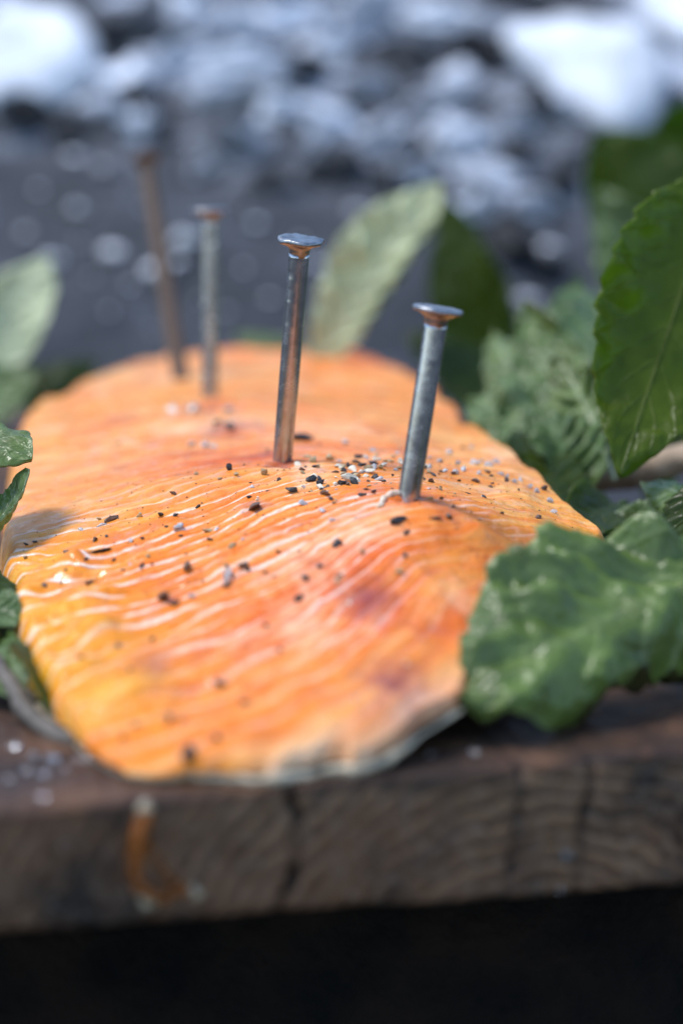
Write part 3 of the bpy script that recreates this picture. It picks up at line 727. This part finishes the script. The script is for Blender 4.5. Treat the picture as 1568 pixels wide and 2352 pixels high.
# ------------------------------------------------------------------ leaves
def leaf(parent, base, tip, nrm, W, mat, roll=0.0, fold=0.0, bend=0.0, twist=0.0, seed=0.0, wr=.6, teeth=15, serr=.07, nside=8, shape=.75, org=None, curl_tip=0.0, name='leaf', roll2=None, ribs=.15):
    base, tip = np.asarray(base, float), np.asarray(tip, float)
    nu, nv = 27, 110
    a = tip - base; L = np.linalg.norm(a); a /= L
    n = np.asarray(nrm, float); n = n - a * n.dot(a); n /= np.linalg.norm(n)
    b = np.cross(n, a)
    vv = np.linspace(0, 1, nv); uu = np.linspace(-1, 1, nu)
    vb = np.clip(vv, 1e-4, 1 - 1e-4)
    prof = np.sin(math.pi * vb ** shape) ** .85
    saw = (vv * teeth) % 1.0
    tooth = 1 + serr * (saw - .4) * np.clip(prof * 2, 0, 1) * (1 + .5 * vnoise(vv * 7, seed, 0))
    hw = np.maximum(W / 2 * prof * tooth, .12)
    Vt = np.zeros((nv, nu, 3)); N2 = np.zeros((nv, nu, 3))
    k = roll / (W / 2)
    for i, v in enumerate(vv):
        c = base + a * (L * v) + n * (bend * 4 * v * (1 - v)) + n * curl_tip * max(0, v - .55) ** 2 * 4.9
        dn = bend * 4 * (1 - 2 * v) / L + curl_tip * 9.8 * max(0, v - .55) / L
        tg = a + n * dn; tg /= np.linalg.norm(tg)
        nl = n - tg * n.dot(tg); nl /= np.linalg.norm(nl)
        bl = np.cross(nl, tg)
        tw = twist * (v - .5); bl, nl = bl * math.cos(tw) + nl * math.sin(tw), nl * math.cos(tw) - bl * math.sin(tw)
        s = uu * hw[i]
        kk = k * (1 + .35 * float(vnoise(v * 3.1, seed, 2.0)))
        if roll2 is not None: kk = np.where(uu > 0, roll2 / (W / 2), kk); kk = np.where(np.abs(kk) < 1e-4, 1e-4, kk)
        if np.min(np.abs(kk)) > 1e-5: xx, zz = np.sin(kk * s) / kk, (1 - np.cos(kk * s)) / kk
        else: xx, zz = s, 0 * s
        zz = zz + fold * np.abs(s)
        zz = zz + wr * ribs * np.sin(2 * math.pi * (nside * v - 1.7 * np.abs(uu))) * np.clip(np.abs(uu) * 3, 0, 1) * (1 - .3 * np.abs(uu)) * prof[i]
        zz = zz + wr * 1.5 * fbm(s / 6 + seed * 3, v * L / 6, seed, 3) * np.clip(np.abs(uu) * 1.6, .15, 1)
        zz = zz + wr * .35 * fbm(s / 2.6 + seed, v * L / 2.6, seed + 2.2, 2)
        zz = zz + wr * .9 * vnoise(v * L / 4.5, np.sign(uu) * 3 + seed, 1.0) * np.abs(uu) ** 3
        Vt[i] = c + xx[:, None] * bl + zz[:, None] * nl
        N2[i] = nl
    th = .13
    top = (Vt + N2 * th).reshape(-1, 3); bot = (Vt - N2 * th).reshape(-1, 3)
    F = grid_faces(nv, nu); n0 = nv * nu
    per = [j for j in range(nu)] + [i * nu + nu - 1 for i in range(1, nv)] + [(nv - 1) * nu + j for j in range(nu - 2, -1, -1)] + [i * nu for i in range(nv - 2, 0, -1)]
    rim = np.array([[per[q], per[q - 1], per[q - 1] + n0, per[q] + n0] for q in range(len(per))])
    # orient: normal of F must be along +n
    e1, e2 = top[F[len(F) // 2][1]] - top[F[len(F) // 2][0]], top[F[len(F) // 2][3]] - top[F[len(F) // 2][0]]
    if np.cross(e1, e2).dot(N2[nv // 2, nu // 2]) < 0: F, rim = F[:, ::-1], rim[:, ::-1]
    FF = np.concatenate([F, F[:, ::-1] + n0, rim])
    U = np.tile(uu, nv); Vv = np.repeat(vv, nu)
    o0 = base if org is None else org
    me = mesh_np(name, np.concatenate([top, bot]) - o0, FF, mat, True, {'leaf_u': np.tile(U, 2), 'leaf_v': np.tile(Vv, 2), 'under': np.concatenate([np.zeros(n0), np.ones(n0)])})
    o = obj(name, me, parent)
    if parent is None: o.location = Vector(o0) * MM
    # midrib and stalk
    mid = Vt[:, nu // 2]
    pts = [base - a * L * .16 + np.array([0, 0, -.5]), base - a * L * .07] + [mid[i] - N2[i, nu // 2] * .12 for i in range(0, nv - 4, 6)]
    Vm, Fm = tube(pts, [.42, .40] + [max(.38 * (1 - .9 * i / nv), .05) for i in range(0, nv - 4, 6)], 8)
    obj('midrib', mesh_np('midrib', Vm - o0, Fm, mat, True, {'leaf_u': np.zeros(len(Vm)), 'leaf_v': np.zeros(len(Vm)), 'under': np.ones(len(Vm))}), o)
    return o
def sprig(name, label, org, twigs, leaves, cat='sprig'):
    r = empty(name, org)
    tag(r, label, cat)
    for pts, rad, mt, cut in twigs:
        P = spline(pts, 24); R = [rad[0] + (rad[1] - rad[0]) * i / 23 for i in range(24)]
        P = [p + .25 * rad[0] * np.array([vnoise(i / 2.2, 1, rad[0]), vnoise(i / 2.2, 7, rad[0]), vnoise(i / 2.2, 3, rad[0])], float) for i, p in enumerate(P)]
        Vt, Ft = tube(P, R, 14, .18, 1)
        t_ = obj('twig', mesh_np('twig', Vt - org, Ft, mt), r)
        if cut:
            d = P[-1] - P[-2]; d /= np.linalg.norm(d)
            Vc, Fc = tube([P[-1] - d * .2, P[-1] + d * .25], [R[-1] * .9, R[-1] * .8], 14)
            obj('cut_end', mesh_np('cut_end', Vc - org, Fc, M_pith), t_)
    for kw in leaves:
        leaf(r, org=org, **kw)
    return r
A_ = lambda x, y, Y: at(x, y, Y=Y)
# right side, near
sprig('leafy_sprig', 'leafy sprig right of the fillet with a big dark serrated leaf', A_(1420, 1130, 300),
      [([A_(1270,1130,318), A_(1380,1105,312), A_(1480,1080,306), A_(1640,1040,300)], (2.1, 2.6), M_twigtan, False)],
      [dict(base=A_(1660,400,290), tip=A_(1424,1092,263), nrm=(.15,.95,.15), W=27, mat=L_olive, roll=-.6, bend=1.5, seed=1.1, wr=1.5, teeth=12, serr=.11, shape=.8),
       dict(base=A_(1340,1120,318), tip=A_(1205,690,352), nrm=(-.5,-.75,.5), W=20, mat=L_mid, roll=.8, bend=-3, seed=2.3, wr=1.5),
       dict(base=A_(1345,1130,312), tip=A_(1075,925,335), nrm=(-.15,-.55,.8), W=19, mat=L_mid, roll=-.4, bend=3, seed=3.6, wr=1.4),
       dict(base=A_(1380,1100,330), tip=A_(1330,640,385), nrm=(.1,-.8,.5), W=25, mat=L_mid, roll=.5, bend=3, seed=4.2, wr=1.6, twist=.6),
       dict(base=A_(1290,1160,285), tip=A_(1180,985,310), nrm=(.3,-.5,.7), W=13, mat=L_dark, roll=.5, bend=1, seed=4.9, wr=1.2),
       dict(base=A_(1350,1190,272), tip=A_(1620,1270,255), nrm=(.1,-.55,.85), W=17, mat=L_mid, roll=.5, bend=-2, seed=5.5, wr=1.0, nside=6),
       dict(base=A_(1640,1190,262), tip=A_(1470,1105,268), nrm=(-.2,-.3,.9), W=10, mat=L_pale, roll=-1.2, bend=1, seed=6.1, wr=1.3),
       dict(base=A_(1610,1080,252), tip=A_(1535,1345,244), nrm=(-.9,-.2,.3), W=11, mat=L_dark, roll=.9, bend=-1.0, seed=6.9, wr=1.0),
       dict(base=A_(1300,1100,330), tip=A_(1130,760,365), nrm=(-.2,-.9,.3), W=15, mat=L_pale, roll=1.0, bend=2, seed=31.7, wr=1.8, ribs=.5),
       dict(base=A_(1260,1080,310), tip=A_(1150,860,335), nrm=(.5,-.7,.5), W=14, mat=L_mid, roll=-1.1, bend=2, seed=32.7, wr=2.0, ribs=.4),
       dict(base=A_(1390,1050,300), tip=A_(1265,790,322), nrm=(-.6,-.5,.5), W=15, mat=L_pale, roll=1.1, bend=-2, seed=33.7, wr=2.0, ribs=.5),
       dict(base=A_(1330,1140,295), tip=A_(1225,930,312), nrm=(.1,-.4,.9), W=14, mat=L_mid, roll=.9, bend=2, seed=34.7, wr=2.0, ribs=.4),
       dict(base=A_(1400,900,350), tip=A_(1190,720,372), nrm=(.1,-.5,.8), W=16, mat=L_mid, roll=-1.2, bend=2, seed=35.7, wr=2.0, ribs=.4),
       dict(base=A_(1420,1160,280), tip=A_(1300,1240,262), nrm=(.1,-.6,.8), W=11, mat=L_dark, roll=.7, bend=1, seed=36.7, wr=1.4),
       dict(base=A_(1480,1130,330), tip=A_(1440,720,360), nrm=(.5,-.6,.5), W=22, mat=L_dark, roll=.6, bend=2, seed=7.7, wr=1.4)])
sprig('leafy_sprig', 'blurred sprig behind the fillet with a pale rolled leaf pointing up', A_(1080, 860, 455),
      [([A_(700,905,440), A_(900,905,450), A_(1100,880,455), A_(1260,800,470)], (1.0, 1.6), M_twig, False)],
      [dict(base=A_(690,900,440), tip=A_(1010,420,445), nrm=(.30,.90,-.3), W=25, mat=L_pale, roll=-.55, roll2=-1.7, fold=0, bend=-1, seed=8.1, wr=1.3, shape=1.35, ribs=1.1, nside=9, serr=.03),
       dict(base=A_(1150,880,462), tip=A_(1025,455,470), nrm=(-.6,-.5,.35), W=26, mat=L_dark, roll=.3, bend=2, seed=9.3, wr=1.0),
       dict(base=A_(1230,960,430), tip=A_(930,760,445), nrm=(.2,-.5,.55), W=24, mat=L_dark, roll=-.3, bend=3, seed=10.2, wr=1.3),
       dict(base=A_(720,880,470), tip=A_(540,765,478), nrm=(0,-.6,.8), W=15, mat=L_mid, roll=.3, bend=1, seed=11.0, wr=1.0)])
sprig('leafy_sprig', 'dark blurred leaves in the upper right below the white slab', A_(1600, 760, 470),
      [([A_(1480,820,460), A_(1560,740,470), A_(1700,600,480)], (1.2, 1.8), M_twig, False)],
      [dict(base=A_(1620,660,470), tip=A_(1365,300,485), nrm=(.55,.75,-.3), W=34, mat=L_dark, roll=.5, bend=2, seed=12.4, wr=1.2, shape=1.1),
       dict(base=A_(1560,760,455), tip=A_(1370,430,470), nrm=(-.45,-.8,.35), W=24, mat=L_mid, roll=.6, bend=-2, seed=13.1, wr=1.3),
       dict(base=A_(1500,300,500), tip=A_(1640,330,500), nrm=(0,-.9,-.3), W=20, mat=L_dark, roll=.2, bend=1, seed=14.1, wr=1.0)])
fl = leaf(None, A_(1760,1270,216), A_(1056,1622,187), (-.2,-.62,.72), 27, L_wilt, roll=.35, roll2=-2.4, bend=2.2, seed=15.2, wr=3.4, teeth=11, serr=.07, nside=6, shape=1.2, ribs=.3, name='wilted_leaf')
tag(fl, 'large wrinkled green leaf drooping over the front right edge of the plank', 'leaf')
fl2 = leaf(None, A_(1700,1560,205), A_(1420,1330,222), (.1,-.35,.9), 15, L_mid, roll=.3, bend=1.5, seed=16.2, wr=1.2, name='wilted_leaf')
tag(fl2, 'green leaf at the right edge behind the large wrinkled front leaf', 'leaf')
# left side
h1 = leaf(None, A_(-150,1000,252), A_(74,1056,243), (.1,-.55,.8), 15, L_wilt, roll=-.9, bend=1.2, seed=17.5, wr=1.0, teeth=9, shape=.9, name='curled_leaf')
tag(h1, 'dark green curled leaf poking in at the left edge beside the fillet', 'leaf')
h2 = leaf(None, A_(-70,1270,238), A_(62,1075,242), (-.75,-.55,.2), 9, L_mid, roll=.9, bend=-1, seed=18.2, wr=1.0, name='curled_leaf')
tag(h2, 'folded pale-edged leaf at the left edge under the dark curled leaf', 'leaf')
sprig('leafy_sprig', 'blurred pale green leaves far back at the left edge', A_(-20, 930, 440),
      [([A_(-80,980,430), A_(0,930,440), A_(120,905,445)], (1.0, .7), M_twig, False)],
      [dict(base=A_(-40,900,440), tip=A_(108,590,450), nrm=(.3,.8,.2), W=20, mat=L_pale, roll=-.6, bend=-2, seed=19.3, wr=1.0, shape=1.1),
       dict(base=A_(-70,985,430), tip=A_(80,830,440), nrm=(.0,-.6,.7), W=15, mat=L_mid, roll=.5, bend=1, seed=20.7, wr=1.2),
       dict(base=A_(40,935,440), tip=A_(225,835,450), nrm=(.2,-.4,.8), W=15, mat=L_dark, roll=-.5, bend=2, seed=21.1, wr=1.2)])
sprig('leafy_sprig', 'thin dark twig with small leaves at the front left corner of the fillet', A_(0, 1560, 212),
      [([A_(-60,1470,214), A_(20,1560,202), A_(60,1632,195), A_(135,1692,189), A_(212,1699,186.5)], (1.0, 1.15), M_twig, True)],
      [dict(base=A_(40,1475,205), tip=A_(155,1665,189), nrm=(.55,-.7,.45), W=6.5, mat=L_dark, roll=.5, bend=.6, seed=22.2, wr=.5, teeth=7),
       dict(base=A_(-60,1470,212), tip=A_(45,1620,198), nrm=(.2,-.5,.8), W=8, mat=L_mid, roll=.4, bend=.6, seed=23.2, wr=.8),
       dict(base=A_(-60,1270,230), tip=A_(24,1530,208), nrm=(.6,-.6,.3), W=9, mat=L_dark, roll=.4, bend=.3, seed=24.2, wr=.8),
       dict(base=A_(-60,1400,218), tip=A_(38,1440,212), nrm=(.3,-.6,.6), W=8, mat=L_mid, roll=.4, bend=.3, seed=25.2, wr=.8)])

# ------------------------------------------------------------------ pepper and salt
def crumb_meshes(name, mat, n, seed, sub=2, facet=True, flat=.8, smooth=False):
    return [rock_mesh(name, mat, seed + i, sub, .5, flat, smooth, 1.6, facet) for i in range(n)]
KINDS = {
 'k': ('pepper_flake', crumb_meshes('pepper_flake', M_pepblack, 5, 60), 'black cracked pepper flake', 'pepper flake', 'black pepper flakes on the fillet'),
 'b': ('pepper_flake', crumb_meshes('pepper_husk', M_pepbrown, 4, 70), 'brown pepper husk bit', 'pepper flake', 'brown pepper husks on the fillet'),
 't': ('pepper_kernel', crumb_meshes('pepper_kernel', M_peptan, 4, 80), 'tan pepper chip', 'pepper kernel', 'tan pepper kernel chips on the fillet'),
 'c': ('pepper_kernel', crumb_meshes('pepper_kernel_pale', M_pepcream, 4, 90), 'cream pepper chip', 'pepper kernel', 'cream pepper kernel chips on the fillet'),
 's': ('salt_crystal', crumb_meshes('salt_crystal', M_salt, 5, 100, 2, True, .9), 'pale salt crystal', 'salt crystal', 'salt crystals on the fillet')}
def zone_of(px, py):
    if py > 1400: return 'near the front edge of the fillet' if px < 560 else 'on the reddish front slope of the fillet'
    if py < 1000: return 'far back around the blurred upright nail'
    if px < 300: return 'on the left end of the striped flesh'
    if px < 470 and py > 1120: return 'on the lined flesh left of centre'
    if px < 640 and py < 1125: return 'on the crest just left of the sharp nail'
    if px < 920 and py < 1062: return 'behind the crest beside the sharp nail'
    if px < 800 and py < 1125: return 'on the crest right beside the sharp nail'
    if px < 940 and py < 1160: return 'on the crest close to the right nail'
    if px > 940 and py < 1075: return 'behind the crest right of the right nail'
    if px > 940: return 'on the right shoulder beyond the right nail'
    return 'in front of the sharp nail'
def crumb(kind, px, py, wpx, hpx=None, deep=None, label=None, rz=None):
    name, mes, lab, cat, grp = KINDS[kind]
    P = true_surf(px, py); s = P[1] / FPX
    big = 1.35 if py > 1195 else 1.0
    wpx, hpx = wpx * big, (hpx or wpx * .8) * big
    wm = wpx * s * .68; hm = (hpx or wpx * .8) * s * .66
    o = obj(name, rng.choice(mes), None, P + np.array([0, 0, hm * .32]))
    o.scale = (wm * rng.uniform(.9, 1.3), wm * rng.uniform(.45, .9), hm * rng.uniform(.8, 1.2))
    o.rotation_euler = (rng.uniform(-.4, .4), rng.uniform(-.4, .4), rng.uniform(0, 6.28) if rz is None else rz)
    if label is None:
        sz = 'tiny' if wpx < 12 else ('small' if wpx < 22 else 'coarse')
        lab = sz + ' ' + lab + ' ' + zone_of(px, py)
        ORD.append((lab, px, o))
    return tag(o, label or lab, cat, None if label else grp)
crumb('k', 524, 1082, 16, 30, label='upright black pepper flake on the crest left of the sharp nail', rz=.2)
crumb('k', 699, 1013, 48, 22, label='large black pepper piece just behind the sharp middle nail')
crumb('k', 433, 1737, 40, 30, label='blurred black pepper piece near the front edge of the fillet')
crumb('k', 735, 1101, 26, 22, label='black pepper piece sitting on a cream chip between two nails')
crumb('k', 672, 1130, 30, 24, label='blue-black pepper piece in front of the sharp middle nail')
crumb('b', 585, 1170, 44, 26, label='large brown pepper husk left of centre on the striped flesh')
crumb('b', 254, 1192, 30, 16, label='reddish brown pepper husk on the left part of the crest')
crumb('t', 757, 1052, 20, 34, label='tall tan pepper kernel right of the sharp middle nail')
crumb('k', 228, 1266, 36, 9, label='flat splintered black flake on the left striped flesh', rz=.1)
crumb('k', 912, 1202, 26, 20, label='round black pepper grain in front of the right nail')
for d in [('k',457,1158,12,13),('k',402,1190,15,13),('k',369,1181,24,11),('k',200,1282,10,7),('k',823,1049,26,18),('k',880,1104,14,10),('k',778,1251,26,22),('k',682,1376,22,24),
          ('k',403,1391,16,15),('b',430,1307,22,24),('k',467,1331,10,8),('k',505,1583,28,24),('b',390,1652,26,18),('b',270,1478,20,14),('b',205,1346,28,10),('k',100,1346,16,6),('k',141,1335,8,8),
          ('k',500,976,26,20),('k',532,991,26,20),('b',375,1376,30,20),('b',565,1309,22,26),('b',1090,1106,22,18),('b',1235,1190,28,16),('b',1030,1190,28,16),('b',1000,1194,26,14),('k',1250,1127,22,18),
          ('k',930,1281,14,14),('k',842,1130,20,9),('k',830,1140,18,10),('k',858,1133,14,8),('b',745,1140,30,16),('k',150,1310,8,5),('k',262,1284,9,6),('k',62,1250,10,7),('k',80,1245,10,6),
          ('k',800,1068,16,20),('k',787,1078,12,12),('b',815,1090,22,18),('b',400,1132,20,14),('b',640,1100,16,7),('k',575,1108,8,5),('k',612,1128,7,5),('k',380,1218,8,5),('k',330,1240,12,5),
          ('k',280,1314,12,4),('k',325,1306,14,5),('k',220,1322,7,5),('b',1120,1085,14,10),('k',1075,1130,14,6),('b',1160,1100,24,12),('b',780,1330,14,10),('b',520,1350,14,10),('k',245,1232,10,6),
          ('b',480,1240,16,10),('b',700,1330,16,12),('b',350,1470,16,12),('k',610,1440,12,9),('b',560,1620,18,14),('b',820,1060,20,10),('k',1040,1165,10,8),('b',1150,1180,12,8),('k',1190,1130,10,8),
          ('k',500,1705,20,16),('b',300,1545,20,14),('b',640,1270,10,8),('k',350,1300,6,5),('k',1010,1090,8,6),('b',690,1080,22,8)]:
    crumb(*d)
for d in [('t',605,1086,20,18),('t',658,1089,30,14),('t',696,1086,14,14),('t',705,1051,22,16),('t',850,1079,20,16),('t',320,1180,22,16),('t',475,1219,24,12),('t',790,1090,18,14),('t',870,1080,22,14),
          ('c',735,1118,26,18),('c',800,1102,30,26),('c',828,1082,20,14),('c',845,1085,20,16),('c',880,1076,26,14),('t',58,1288,12,9),('t',540,1090,14,14),('c',820,1105,22,16),('t',490,985,18,12),('t',270,1020,16,10),
          ('t',230,1190,14,10),('c',770,1110,16,12),('t',920,1080,16,10),('t',895,1062,18,10),('t',340,1290,10,8),('t',830,1270,18,14)]:
    crumb(*d)
for d in [('s',440,1022,22,18),('s',470,1024,28,16),('s',492,1026,26,14),('s',1088,1063,28,26),('s',1120,1068,22,18),('s',1138,1062,22,18),('s',405,1218,20,14),('s',415,1212,16,14),('s',235,1205,24,10),('s',185,1215,16,9),
          ('s',1020,1085,24,16),('s',1045,1090,20,14),('s',1065,1080,22,18),('s',1010,1060,18,14),('s',985,1075,18,12),('s',1100,1090,20,14),('s',1150,1085,20,14),('s',1165,1095,18,14),('s',1180,1105,18,14),('s',1195,1102,16,14),
          ('s',1215,1118,16,12),('s',1230,1130,18,14),('s',1262,1150,20,16),('s',1050,1060,20,12),('s',1030,1040,18,12),('s',860,1040,22,14),('s',790,1020,20,14),('s',300,1300,14,8),('s',520,1340,20,30),('s',530,1325,16,16),
          ('s',700,1165,26,12),('s',740,1180,26,10),('s',765,1195,24,10),('s',1080,1030,18,14),('s',440,1375,14,14),('s',300,1245,14,8),('s',500,1215,12,8),('s',1270,1175,14,10),('s',400,945,40,22),('s',520,940,36,18),('s',440,940,36,20)]:
    crumb(*d)
for _ in range(34):                           # the dense pale and black cluster between the two near nails
    x, y = rng.gauss(808, 62), rng.gauss(1084, 15)
    w_ = rng.uniform(13, 27)
    crumb(rng.choice('kttccsk'), x, y, w_, w_ * rng.uniform(.5, .9))
for _ in range(110):                          # smaller bits, thickest round the two near nails
    if rng.random() < .72: x, y = rng.gauss(850, 170), rng.gauss(1090, 38)
    else: x, y = rng.uniform(60, 1150), rng.uniform(1120, 1700)
    if not (150 < x < 1270 and 1010 < y < 1740): continue
    w_ = rng.uniform(7, 17)
    crumb(rng.choice('kkbbbttcss'), x, y, w_, w_ * rng.uniform(.4, .9))
# fine dust of pepper, too small to pick apart
Vs, Fs = [], []
for _ in range(2600):
    px, py = rng.uniform(40, 1300), rng.uniform(1000, 1560)
    p = surf(px, py) if False else None
    i = rng.randrange(len(V)); p = V[i]
    if p[1] > 300: continue
    if rng.random() > math.exp(-((p[0] - 2) / 30) ** 2 - ((p[1] - 235) / 30) ** 2) + .12: continue
    s = rng.uniform(.06, .20); b0 = len(Vs)
    for dx, dy, dz_ in ((-1, -.6, 0), (1, -.5, 0), (.1, 1, 0), (.1, 0, .8)):
        Vs.append(p + np.array([dx * rng.uniform(.5, 1.3), dy * rng.uniform(.5, 1.3), dz_ + .1]) * s)
    Fs += [(b0, b0 + 1, b0 + 3), (b0 + 1, b0 + 2, b0 + 3), (b0 + 2, b0, b0 + 3)]
dust = obj('pepper_dust', mesh_np('pepper_dust', np.array(Vs), Fs, M_pepbrown, False))
tag(dust, 'fine ground pepper dust scattered over the orange flesh', 'pepper dust', None, 'stuff')

# pale shred of fat at the foot of the right nail
P = [true_surf(x, y) + np.array([0, 0, .25]) for x, y in ((868,1168),(885,1152),(905,1143),(925,1142),(948,1147),(962,1145))]
Vt, Ft = tube(spline(P, 26), [.22 + .3 * math.sin(math.pi * (i + 2) / 30) for i in range(26)], 10, .6, 2)
Vt[:, 2] -= .15
tag(obj('fat_shred', mesh_np('fat_shred', Vt - P[0], Ft, M_fat), None, P[0]), 'pale curved shred of fat at the foot of the right nail', 'fat shred')

# ------------------------------------------------------------------ liquid
def drops_on(name, pts, mat, label, cat, group):
    for x, y, r in pts:
        p = at(x, y, z=.1); s = r * p[1] / FPX
        me = rock_mesh(name, mat, rng.randrange(50), 3, .12, .55, True)
        o = obj(name, me, None, p + np.array([0, 0, s * .2])); o.scale = (s, s, s)
        lb = label + (' left of the fillet' if x < 140 else ' beside the twig' if x < 400 else ' right of the fillet')
        ORD.append((lb, x, o)); tag(o, lb, cat, group)
drops_on('water_droplet', [(30,1716,15),(76,1737,12),(120,1743,15),(100,1779,10),(97,1832,14),(178,1747,9),(202,1746,9),(60,1770,8),(150,1765,7),(20,1790,9),(1090,1730,13),(990,1735,8)], M_water,
         'clear droplet on the front plank top', 'droplet', 'droplets beaded on the plank')
def face_pt(px, py):                          # pixel -> (u along the end face, z) on the plank's end plane
    d = ray(px, py); n = np.array([-math.sin(ang), math.cos(ang), 0]); o = np.array([0, 0, CAMZ])
    k = (pc - o).dot(n) / d.dot(n); q = o + d * k
    return (q - pc).dot(np.array([math.cos(ang), math.sin(ang), 0])), q[2]
blobs = [(335,1872,18,.7),(325,1900,20,.75),(316,1930,20,.8),(312,1965,19,.8),(310,2000,17,.75),(318,2035,18,.7),(345,2055,20,.7),(350,1950,12,.45),(368,1985,13,.5),(385,2015,14,.5),(405,2040,15,.55),(430,2050,15,.6),(380,2065,16,.5)]
bp = [(*face_pt(x, y), r * 185 / FPX, a) for x, y, r, a in blobs]
uu, zz = np.meshgrid(np.linspace(min(b[0] for b in bp) - 3, max(b[0] for b in bp) + 3, 110), np.linspace(min(b[1] for b in bp) - 3, .3, 130))
H = np.zeros_like(uu)
for bu, bz, r, a in bp: H = H + a * np.exp(-((uu - bu) ** 2 + (zz - bz) ** 2) / (r * 1.0) ** 2)
H = H * 1.5 - .42
keep = H > -.12
h = np.where(H > 0, np.sqrt(np.maximum(H, 0)) * 1.3, -.6)
Vd = np.stack([uu, -h - .15, zz], 2).reshape(-1, 3)
F = grid_faces(*uu.shape); kk = keep.ravel(); F = F[kk[F].all(1)]
use = np.unique(F); mp = -np.ones(len(Vd), int); mp[use] = np.arange(len(use))
Vd2 = Vd[use]; o0 = plank_pt(0, 0, 0)
jm = mesh_np('juice_drip', Vd2, mp[F], M_juice)
jd = obj('juice_drip', jm, None, o0); jd.rotation_euler.z = ang
tag(jd, 'amber drip of juice running down the end grain of the plank', 'juice drip')
for x, y, r, lab in [(332,1858,17,'bright bead at the top of the amber drip'), (338,2066,21,'left bead hanging at the bottom of the amber drip'), (442,2052,17,'right bead hanging at the bottom of the amber drip')]:
    u_, z_ = face_pt(x, y); s = r * 185 / FPX
    o = obj('juice_bead', rock_mesh('juice_bead', M_bead, 9 + r, 3, .4, 1.0, True), None, plank_pt(u_, -s * .35, z_)); o.scale = (s, s * .8, s)
    tag(o, lab, 'droplet')
for x, y, r, lab in [(1300,1966,15,'single bright droplet on the right part of the plank end'), (1284,2044,9,'faint bluish droplet near the lower edge of the plank end')]:
    u_, z_ = face_pt(x, y); s = r * 185 / FPX
    o = obj('water_droplet', rock_mesh('water_droplet', M_water, 7, 3, .1, .9, True), None, plank_pt(u_, -s * .1, z_)); o.scale = (s, s * .6, s)
    tag(o, lab, 'droplet')

# ------------------------------------------------------------------ place in the row for look-alikes
rows = {}
for lab, x, o in ORD: rows.setdefault(lab, []).append((x, o))
NTH = ['leftmost', 'second from left,', 'third from left,', 'fourth from left,', 'fifth from left,', 'sixth from left,', 'seventh from left,', 'eighth from left,', 'ninth from left,', 'tenth from left,', 'eleventh from left,', 'twelfth from left,', 'thirteenth from left,']
for lab, L_ in rows.items():
    if 1 < len(L_) <= 13:
        L_.sort(key=lambda q: q[0])
        for i, (x, o) in enumerate(L_):
            o['label'] = ('rightmost' if i == len(L_) - 1 else NTH[i]) + ' ' + lab
